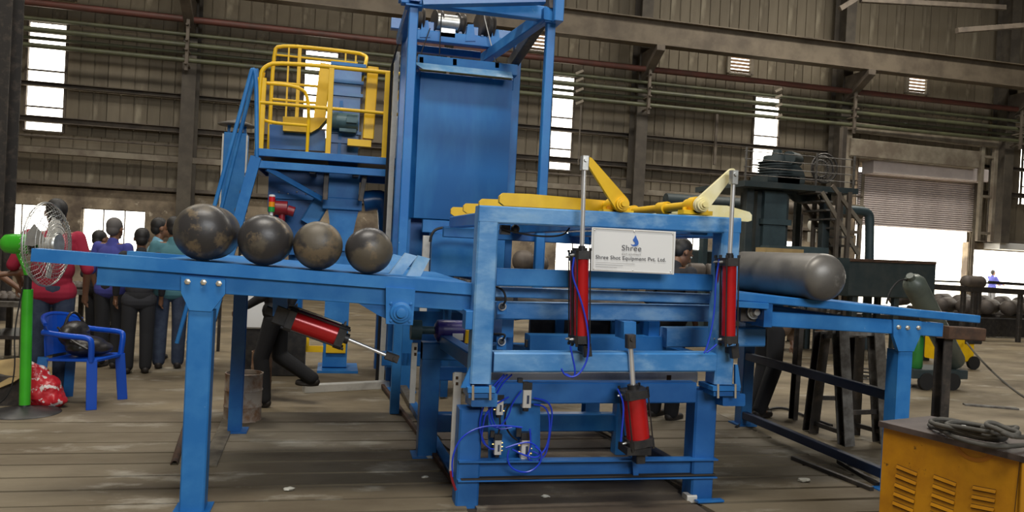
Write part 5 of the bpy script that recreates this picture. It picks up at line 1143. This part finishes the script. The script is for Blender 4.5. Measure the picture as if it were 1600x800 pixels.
# --- black bag on the chair
bgx_ = thing('leather_bag', 'black leather bag slumped on the blue plastic chair', 'bag', cw(.0, 0, .425))
def blob_mesh(prims, vox, name, m, parent=None, origin=None, smooth=2, kind=None):
    b = MB()
    for p in prims:
        if p[0] == 'c': capsule(b, *p[1:])
        else: b.ball(p[1], 1, 18, 12, p[2], p[3] if len(p) > 3 else None)
    bm = b.bm; bmesh.ops.recalc_face_normals(bm, faces=bm.faces)
    me = bpy.data.meshes.new('tmp'); bm.to_mesh(me); bm.free(); o = bpy.data.objects.new('tmp', me); COL.objects.link(o)
    md = o.modifiers.new('r', 'REMESH'); md.mode = 'VOXEL'; md.voxel_size = vox
    if smooth: ms = o.modifiers.new('s', 'SMOOTH'); ms.iterations = smooth; ms.factor = .6
    dg = bpy.context.evaluated_depsgraph_get(); dg.update(); me2 = bpy.data.meshes.new_from_object(o.evaluated_get(dg)); bpy.data.objects.remove(o)
    me2.name = name
    off = OFF[parent.name] if parent is not None else Vector(origin)
    me2.transform(Matrix.Translation(-off)); me2.materials.clear(); me2.materials.append(M[m] if isinstance(m, str) else m); me2.shade_smooth()
    r = bpy.data.objects.new(name, me2); COL.objects.link(r)
    if parent is not None: r.parent = parent
    else: r.location = off
    OFF[r.name] = off
    if kind: r['kind'] = kind
    return r
def capsule(b, a, c, ra, rb, n=7):
    a = Vector(a); c = Vector(c); L = (c-a).length; pr = []
    for k in range(4): t = PI/2*k/4; pr.append((-ra*math.cos(t), ra*math.sin(t)))
    pr.append((0, ra)); pr.append((L, rb))
    for k in range(1, 5): t = PI/2*k/4; pr.append((L+rb*math.sin(t), rb*math.cos(t) if k < 4 else 0))
    b.lathe(pr, a, (c-a) if L > 1e-5 else V(0, 0, 1), 14, cap=False)
Rz = CR.to_3x3()
blob_mesh([('e', cw(.03, 0, .52), (.16, .21, .095), Rz), ('e', cw(-.08, -.02, .63), (.1, .19, .12), Rz), ('e', cw(.12, .05, .5), (.1, .16, .06), Rz)], .012, 'body', 'bag_black', bgx_)
part('strap', 'bag_black', bgx_, lambda b: b.tube([cw(-.1, -.14, .7), cw(-.11, -.06, .82), cw(-.1, .04, .82), cw(-.07, .12, .7)], .012, 8, smooth=2))
part('flap_seam', 'bag_black', bgx_, lambda b: b.tube([cw(.15, -.18, .52), cw(.0, -.2, .6), cw(-.14, -.17, .7)], .01, 6, smooth=1))
# --- red and white bag, cardboard
rb = P(54, 640, Z=0)
random.seed(3)
pr = [('e', rb+V(.02, .1, .14), (.17, .12, .15)), ('e', rb+V(-.03, .12, .26), (.1, .08, .12)), ('e', rb+V(.1, .08, .08), (.13, .1, .085)), ('c', rb+V(-.05, .1, .34), rb+V(-.12, .12, .4), .05, .02)]
o = blob_mesh(pr, .012, 'plastic_bag', 'red_bag', None, rb); tag(o, 'full red and white printed plastic bag behind the fan foot', 'bag')
dtex = bpy.data.textures.new('crumple', 'CLOUDS'); dtex.noise_scale = .09
md = o.modifiers.new('d', 'DISPLACE'); md.texture = dtex; md.strength = .05; md.texture_coords = 'LOCAL'
cbx = thing('cardboard_box', 'open dark box with buff cardboard flap left of the fan pole', 'box', P(10, 640, Z=0))
p = P(10, 640, Z=0)
part('carton', 'dark_steel', cbx, lambda b: b.box(p+V(-.45, .15, 0), p+V(.12, .6, .26)))
part('flap', 'card', cbx, lambda b: b.plate([P(-10, 610, Y=p.y+.1), P(22, 597, Y=p.y+.05), P(56, 575, Y=p.y+.3), P(30, 560, Y=p.y+.6), P(-20, 566, Y=p.y+.6)], (0, 0, .006)))
p = P(80, 600, Z=0); o = MB().plate([P(62, 590, Z=.05), P(82, 606, Z=.02), P(92, 578, Z=.1), P(74, 573, Z=.12)], (0, 0, .006)).build('cardboard_piece', 'card'); tag(o, 'small folded cardboard piece between the fan and the chair', 'cardboard')
o = MB().plate([P(72, 585, Z=.0), P(80, 565, Z=.14), P(90, 584, Z=.0)], (0, 0, .006)).build('paper_sheet', 'paper'); tag(o, 'white paper sheet leaning left of the blue chair', 'paper')
# ================================================================ AMBER WELDING SET, lower right
HZ = .72
wd = thing('welding_transformer', 'scuffed amber welding transformer with louvred side at the lower right', 'welder', P(1482, 880, Y=3.4))
OFF[wd.name] = wd.location.copy()
wa = P(1381, 661, Z=HZ); wb_ = P(1597, 714, Z=HZ); wc = P(1429, 647, Z=HZ)
ux = (wb_-wa); uxn = ux.normalized(); un = V(-uxn.y, uxn.x, 0)
if un.y < 0: un = -un
dp_ = max(.38, (wc-wa).dot(un)); Wd = ux.length
def wp(u, v, n=0): return wa+uxn*u-V(0, 0, v)+un*n
part('side_panel', 'welder', wd, lambda b: b.plate([wp(0, .02), wp(Wd, .02), wp(Wd, HZ-.08), wp(0, HZ-.08)], un*.01))
part('end_panel', 'welder', wd, lambda b: b.plate([wp(Wd, .02), wp(Wd, .02, dp_), wp(Wd, HZ-.08, dp_), wp(Wd, HZ-.08)], -uxn*.01))
part('end_panel', 'welder', wd, lambda b: b.plate([wp(0, .02, .012), wp(0, .02, dp_), wp(0, HZ-.08, dp_), wp(0, HZ-.08, .012)], uxn*.01))
part('back_panel', 'welder', wd, lambda b: b.plate([wp(0, .02, dp_), wp(Wd, .02, dp_), wp(Wd, HZ-.08, dp_), wp(0, HZ-.08, dp_)], -un*.01))
part('lid', 'welder_top', wd, lambda b: b.plate([wp(-.02, .022, -.02), wp(Wd+.02, .022, -.02), wp(Wd+.02, .022, dp_+.02), wp(-.02, .022, dp_+.02)], (0, 0, .03)))
part('base_frame', 'black', wd, lambda b: b.plate([wp(0, HZ-.04), wp(Wd, HZ-.04), wp(Wd, HZ-.04, dp_), wp(0, HZ-.04, dp_)], (0, 0, -.04)))
for u in (.1, Wd-.1):
    for n_ in (.06, dp_-.06): part('wheel', 'rubber', wd, lambda b: b.cyl(wp(u, HZ-.045, n_-.02), wp(u, HZ-.045, n_+.02), .045, seg=16))
def onside(px, py, n=-.002):
    d = fw+RT*((px-800)/FPX)+UP*((400-py)/FPX); t = (wa-CPOS).dot(un)/d.dot(un); return CPOS+d*t+un*n
cols_ = (((1402, 726), (1434, 739), 5), ((1460, 742), (1495, 755), 5), ((1521, 759), (1557, 766), 5))
for (a_, b_, n_) in cols_:
    for k in range(n_):
        dx, dy = -1.5*k, 14.2*k
        q = [onside(a_[0]+dx, a_[1]+dy-1), onside(b_[0]+dx, b_[1]+dy-1), onside(b_[0]+dx-1, b_[1]+dy+6.5), onside(a_[0]+dx-1, a_[1]+dy+6.5)]
        lo = part('louvre', 'welder', wd, lambda b: b.plate([q[0], q[1], q[1]*.3+q[2]*.7-un*.007, q[0]*.3+q[3]*.7-un*.007], (0, 0, -.002)))
        part('louvre_slot', 'slot', lo, lambda b: (b.plate([q[3]*.85+q[0]*.15, q[2]*.85+q[1]*.15, q[2], q[3]], -un*.0015), b.plate([q[0], q[1], q[1]*.9+q[2]*.1, q[0]*.9+q[3]*.1], -un*.0015)))
part('seam', 'slot', wd, lambda b: b.plate([onside(1594, 716), onside(1595.2, 716), onside(1586, 800), onside(1585, 800)], -un*.001))
# faded stained ring left by the cable
def stain(b):
    c = onside(1522, 690); pts = []
    for k in range(15): a = PI+.05+(PI-.3)*k/14; pts.append(c+uxn*.115*math.cos(a)+V(0, 0, .10*math.sin(a)))
    pts2 = [c+(p-c)*.8 for p in reversed(pts)]
    b.plate(pts+pts2, -un*.0008)
M['stain'] = mat('brown_grease_mark', (.38, .13, .008), .4, 0, (.45, .17, .008), 8)
part('grease_mark', 'stain', wd, stain)
cc_ = thing('welding_cable', 'thick grey welding cable coiled on top of the amber transformer', 'cable', wp(Wd*.6, -.012, dp_*.4))
zc0 = HZ+.022
def coil(px, py, rx, ry, r_, zz, m=.0, n=28, tilt=0, yaw=0):
    c = P(px, py, Z=zc0+zz)
    e1 = uxn*math.cos(yaw)+un*math.sin(yaw); e2 = un*math.cos(yaw)-uxn*math.sin(yaw)
    part('cable_loop', 'cable', cc_, lambda b: b.tube([c+e1*(rx*math.cos(t*2*PI/n))+e2*(ry*math.sin(t*2*PI/n))+V(0, 0, tilt*math.cos(t*2*PI/n)+.004*math.sin(3*t*2*PI/n)) for t in range(n)], r_, 10, closed=True))
coil(1510, 673, .19, .13, .012, .008); coil(1516, 672, .17, .125, .012, .03); coil(1512, 668, .185, .12, .012, .052); coil(1528, 668, .15, .10, .012, .07, tilt=.01)
coil(1562, 668, .075, .06, .012, .085, tilt=.01); coil(1566, 670, .07, .05, .012, .108, tilt=-.012)
part('cable_tail', 'cable', cc_, lambda b: (b.tube([P(1470, 672, Z=zc0+.01), P(1500, 688, Z=zc0+.012), P(1550, 698, Z=zc0+.012), P(1590, 697, Z=zc0+.02), P(1640, 690, Z=zc0+.0)], .012, 10, smooth=2), b.tube([P(1545, 660, Z=zc0+.1), P(1570, 680, Z=zc0+.1), P(1600, 684, Z=zc0+.08), P(1640, 678, Z=zc0+.03)], .012, 10, smooth=2)))
part('cable_lug', 'steel', cc_, lambda b: (b.bar(P(1505, 665, Z=zc0+.07), P(1512, 669, Z=zc0+.07), .02, .008), b.bar(P(1520, 672, Z=zc0+.07), P(1532, 673, Z=zc0+.07), .02, .008)))
# ================================================================ PEOPLE
def person(label, base, yaw, H=1.7, shirt='dark_shirt', pants='black_trousers', hair='hair', sleeve=.5, lean=0., headyaw=0., headpitch=0., arms=None, legs=None, vox=.009, skin='skin', bald=False, untuck=.0, crouch=0., short=False, head=True):
    """yaw: direction faced, 0 = +Y, counter-clockwise. Local frame x right, y forward."""
    S = H/1.72; base = Vector(base); Rr = Matrix.Rotation(yaw, 3, 'Z')
    root = thing('person', label, 'person', base)
    def W(p): return base+Rr@(Vector(p)*S)
    hipz = .92-crouch
    arms = arms or {}; legs = legs or {}
    hip = V(0, 0, hipz); Rl = Matrix.Rotation(-lean, 3, 'X')
    def T(p): return hip+Rl@(Vector(p)-V(0, 0, .92))      # torso coordinates given upright
    sh = {s: T((s*.185, -.0, 1.41)) for s in (-1, 1)}
    el, wr = {}, {}
    for s in (-1, 1):
        a = arms.get(s, ((s*.25, -.02, 1.13), (s*.25, .1, .9)))
        el[s] = Vector(a[0]) if len(a) < 3 else Vector(a[0]); wr[s] = Vector(a[1])
    if not lean == 0 and not arms:
        for s in (-1, 1): el[s] = T(el[s]); wr[s] = T(wr[s])
    kn, an = {}, {}
    for s in (-1, 1):
        l = legs.get(s, ((s*.1, .02, .49), (s*.1, -.02, .08))); kn[s] = Vector(l[0]); an[s] = Vector(l[1])
    hj = {s: hip+V(s*.095, 0, -.02) for s in (-1, 1)}
    pr = []
    c = lambda a, b, ra, rb: pr.append(('c', W(a), W(b), ra*S, rb*S))
    e = lambda p, r, rot=None: pr.append(('e', W(p), tuple(x*S for x in r), (Rr@rot) if rot else Rr))
    e(T((0, 0, .95)), (.155, .105, .12), Rl); e(T((0, 0, 1.12)), (.135, .095, .14), Rl); e(T((0, 0, 1.3)), (.17, .11, .16), Rl)
    c(T((-.14, 0, 1.4)), T((.14, 0, 1.4)), .062, .062)
    nk = T((0, .0, 1.46)); hb = T((0, .02, 1.53)); c(nk, hb, .058, .052)
    Rh = Rl@Matrix.Rotation(headyaw, 3, 'Z')@Matrix.Rotation(-headpitch, 3, 'X')
    hc = hb+Rh@V(0, .012, .09)
    if head:
        h = lambda p: hc+Rh@(V(*p)*1.09)
        e(h((0, -.01, .03)), (.08, .099, .095), Rh); e(h((0, .025, -.03)), (.061, .072, .084), Rh)
        e(h((0, .07, -.085)), (.026, .022, .02), Rh)
        c(h((0, .09, .015)), h((0, .108, -.022)), .009, .015); e(h((0, .086, .028)), (.05, .014, .01), Rh)
        e(h((0, .088, -.052)), (.024, .013, .009), Rh); e(h((0, .086, -.066)), (.02, .012, .008), Rh)
        for s in (-1, 1): e(h((s*.076, -.005, -.005)), (.009, .02, .032), Rh)
    for s in (-1, 1):
        c(sh[s], el[s], .05, .038); c(el[s], wr[s], .037, .026)
        d = (wr[s]-el[s]).normalized(); pm = wr[s]+d*.055; side = d.cross(V(s, 0, 0)); side = side.normalized() if side.length > .2 else V(0, 1, 0)
        c(wr[s]+d*.01, wr[s]+d*.08, .026, .03); n_ = d.cross(side).normalized()
        for k, (o_, l_) in enumerate(((-.03, .065), (-.01, .078), (.01, .074), (.028, .058))):
            p0 = wr[s]+d*.085+side*o_; p1 = p0+d*l_*.5+n_*s*-.008; p2 = p0+d*l_*.85+n_*s*-.03; c(p0, p1, .0095, .009); c(p1, p2, .009, .008)
        p0 = wr[s]+d*.03-side*.03; c(p0, p0-side*.028+d*.025, .012, .011); c(p0-side*.028+d*.025, p0-side*.032+d*.06, .011, .009)
        c(hj[s], kn[s], .085, .056); c(kn[s], an[s], .055, .036); c(an[s], an[s]+V(0, .12, -.045), .036, .03)
    blob_mesh(pr, vox, 'body', skin, root)
    # hair
    if head:
        h = lambda p: hc+Rh@(V(*p)*1.09)
        pr = []; e(h((0, -.024, .045)), (.088, .098, .094), Rh); e(h((0, -.05, -.005)), (.074, .066, .076), Rh)
        if not bald: blob_mesh(pr, vox, 'hair', hair, root)
        for s in (-1, 1): part('eye', 'eye', root, lambda b: b.ball(W(h((s*.03, .083, .008))), .011*S, 10, 8))
    # shirt
    g = .014; pr = []
    c(T((-.082, 0, .98-untuck)), T((.082, 0, .98-untuck)), .116, .116); e(T((0, 0, 1.02)), (.145+g, .103+g, .12), Rl); e(T((0, 0, 1.12)), (.162+g, .118+g, .15), Rl); e(T((0, 0, 1.3)), (.172+g, .112+g, .155), Rl)
    c(T((-.145, 0, 1.395)), T((.145, 0, 1.395)), .066, .066); c(T((0, -.0, 1.42)), T((0, 0, 1.475)), .078, .062)
    for s in (-1, 1):
        if sleeve <= 1: c(sh[s], sh[s].lerp(el[s], max(.3, sleeve*2 if sleeve < .5 else 1)), .064, .054)
        if sleeve > .5: c(el[s], el[s].lerp(wr[s], (sleeve-.5)*2*.95), .05, .038)
    blob_mesh(pr, vox, 'shirt', shirt, root)
    # trousers
    pr = []; e(T((0, 0, .94)), (.165, .118, .11), Rl)
    for s in (-1, 1): c(hj[s], kn[s], .094, .08); c(kn[s], kn[s].lerp(an[s], .97), .08, .07)
    blob_mesh(pr, vox, 'trousers', pants, root)
    for s in (-1, 1):
        pr = []; a = an[s]; c(V(a.x, a.y-.035, a.z-.03), V(a.x, a.y+.15, a.z-.045), .04, .034); c(a+V(0, 0, .0), a+V(0, .03, -.02), .045, .045)
        pr.append(('e', W(V(a.x, a.y+.06, a.z-.062)), (.045*S, .13*S, .018*S), Rr))
        blob_mesh(pr, vox, 'shoe', 'shoe', root, smooth=1)
    return root
G = lambda x, y: P(x, y, Z=0)
person('man in a crimson shirt and dark jeans standing behind the green fan', G(74, 616), math.radians(20), 1.83, 'red_shirt', 'jeans', sleeve=.5, headyaw=.2, headpitch=-.2, untuck=.06, arms={-1: ((-.3, .05, 1.15), (-.25, .28, 1.02)), 1: ((.27, -.02, 1.13), (.27, .1, .9))})
person('man cut off by the left edge, looking right with one arm forward', G(-46, 612), math.radians(-80), 1.7, 'dark_shirt', 'grey_trousers', sleeve=.5, arms={-1: ((-.25, .1, 1.15), (-.2, .3, 1.0)), 1: ((.24, .08, 1.12), (.2, .3, 1.15))})
person('grey-haired man in a blue-violet shirt, back to the camera', G(168, 574), math.radians(-20), 1.70, 'violet_shirt', 'black_trousers', 'hair_grey', sleeve=.5, untuck=.06)
person('man in charcoal shirt and black trousers in the middle of the group on the left', G(212, 583), math.radians(15), 1.60, 'dark_shirt', 'black_trousers', sleeve=.9, untuck=.1)
person('short man at the left of the group, only his dark head above the table', P(146, 556, Z=0), math.radians(-40), 1.55, 'dark_shirt', 'black_trousers', sleeve=.5)
person('man in a pale blue shirt, half hidden in the group on the left', G(238, 560), math.radians(-70), 1.74, 'sky_shirt', 'grey_trousers', sleeve=.5)
person('man in a teal shirt and jeans nearest the end tank, seen from behind', G(262, 575), math.radians(10), 1.75, 'teal_shirt', 'jeans', sleeve=.5, untuck=.08)
person('man in dark clothes walking behind the loading table, one foot raised behind', G(425, 634), math.radians(75), 1.6, 'dark_shirt', 'black_trousers', sleeve=.9, arms={-1: ((-.24, .08, 1.12), (-.22, .26, 1.0)), 1: ((.24, -.1, 1.12), (.24, -.02, .9))}, legs={-1: ((-.1, .1, .5), (-.1, .05, .08)), 1: ((.1, -.02, .5), (.1, -.38, .28))})
person('man standing behind the sign with his face lowered, profile to the right', G(1036, 655), math.radians(-60), 1.78, 'dark_shirt', 'black_trousers', sleeve=.5, headpitch=.45, headyaw=-.35, lean=.12)
person('man in black trousers bending over behind the outfeed table', G(1195, 648), math.radians(-75), 1.72, 'brown_shirt', 'black_trousers', sleeve=.9, lean=1.35, headpitch=-.2, legs={-1: ((-.1, .05, .5), (-.1, -.03, .08)), 1: ((.11, -.02, .5), (.11, -.2, .08))}, arms={-1: ((-.22, .5, .95), (-.15, .52, .72)), 1: ((.22, .5, .95), (.18, .55, .75))})
person('distant man in a grey-blue shirt standing in the bright yard', P(1548, 482, Z=0), math.radians(-90), 1.72, 'violet_shirt', 'grey_trousers', sleeve=.9, vox=.015, arms={-1: ((-.2, .2, 1.15), (-.12, .42, 1.1)), 1: ((.2, .2, 1.15), (.15, .42, 1.1))})
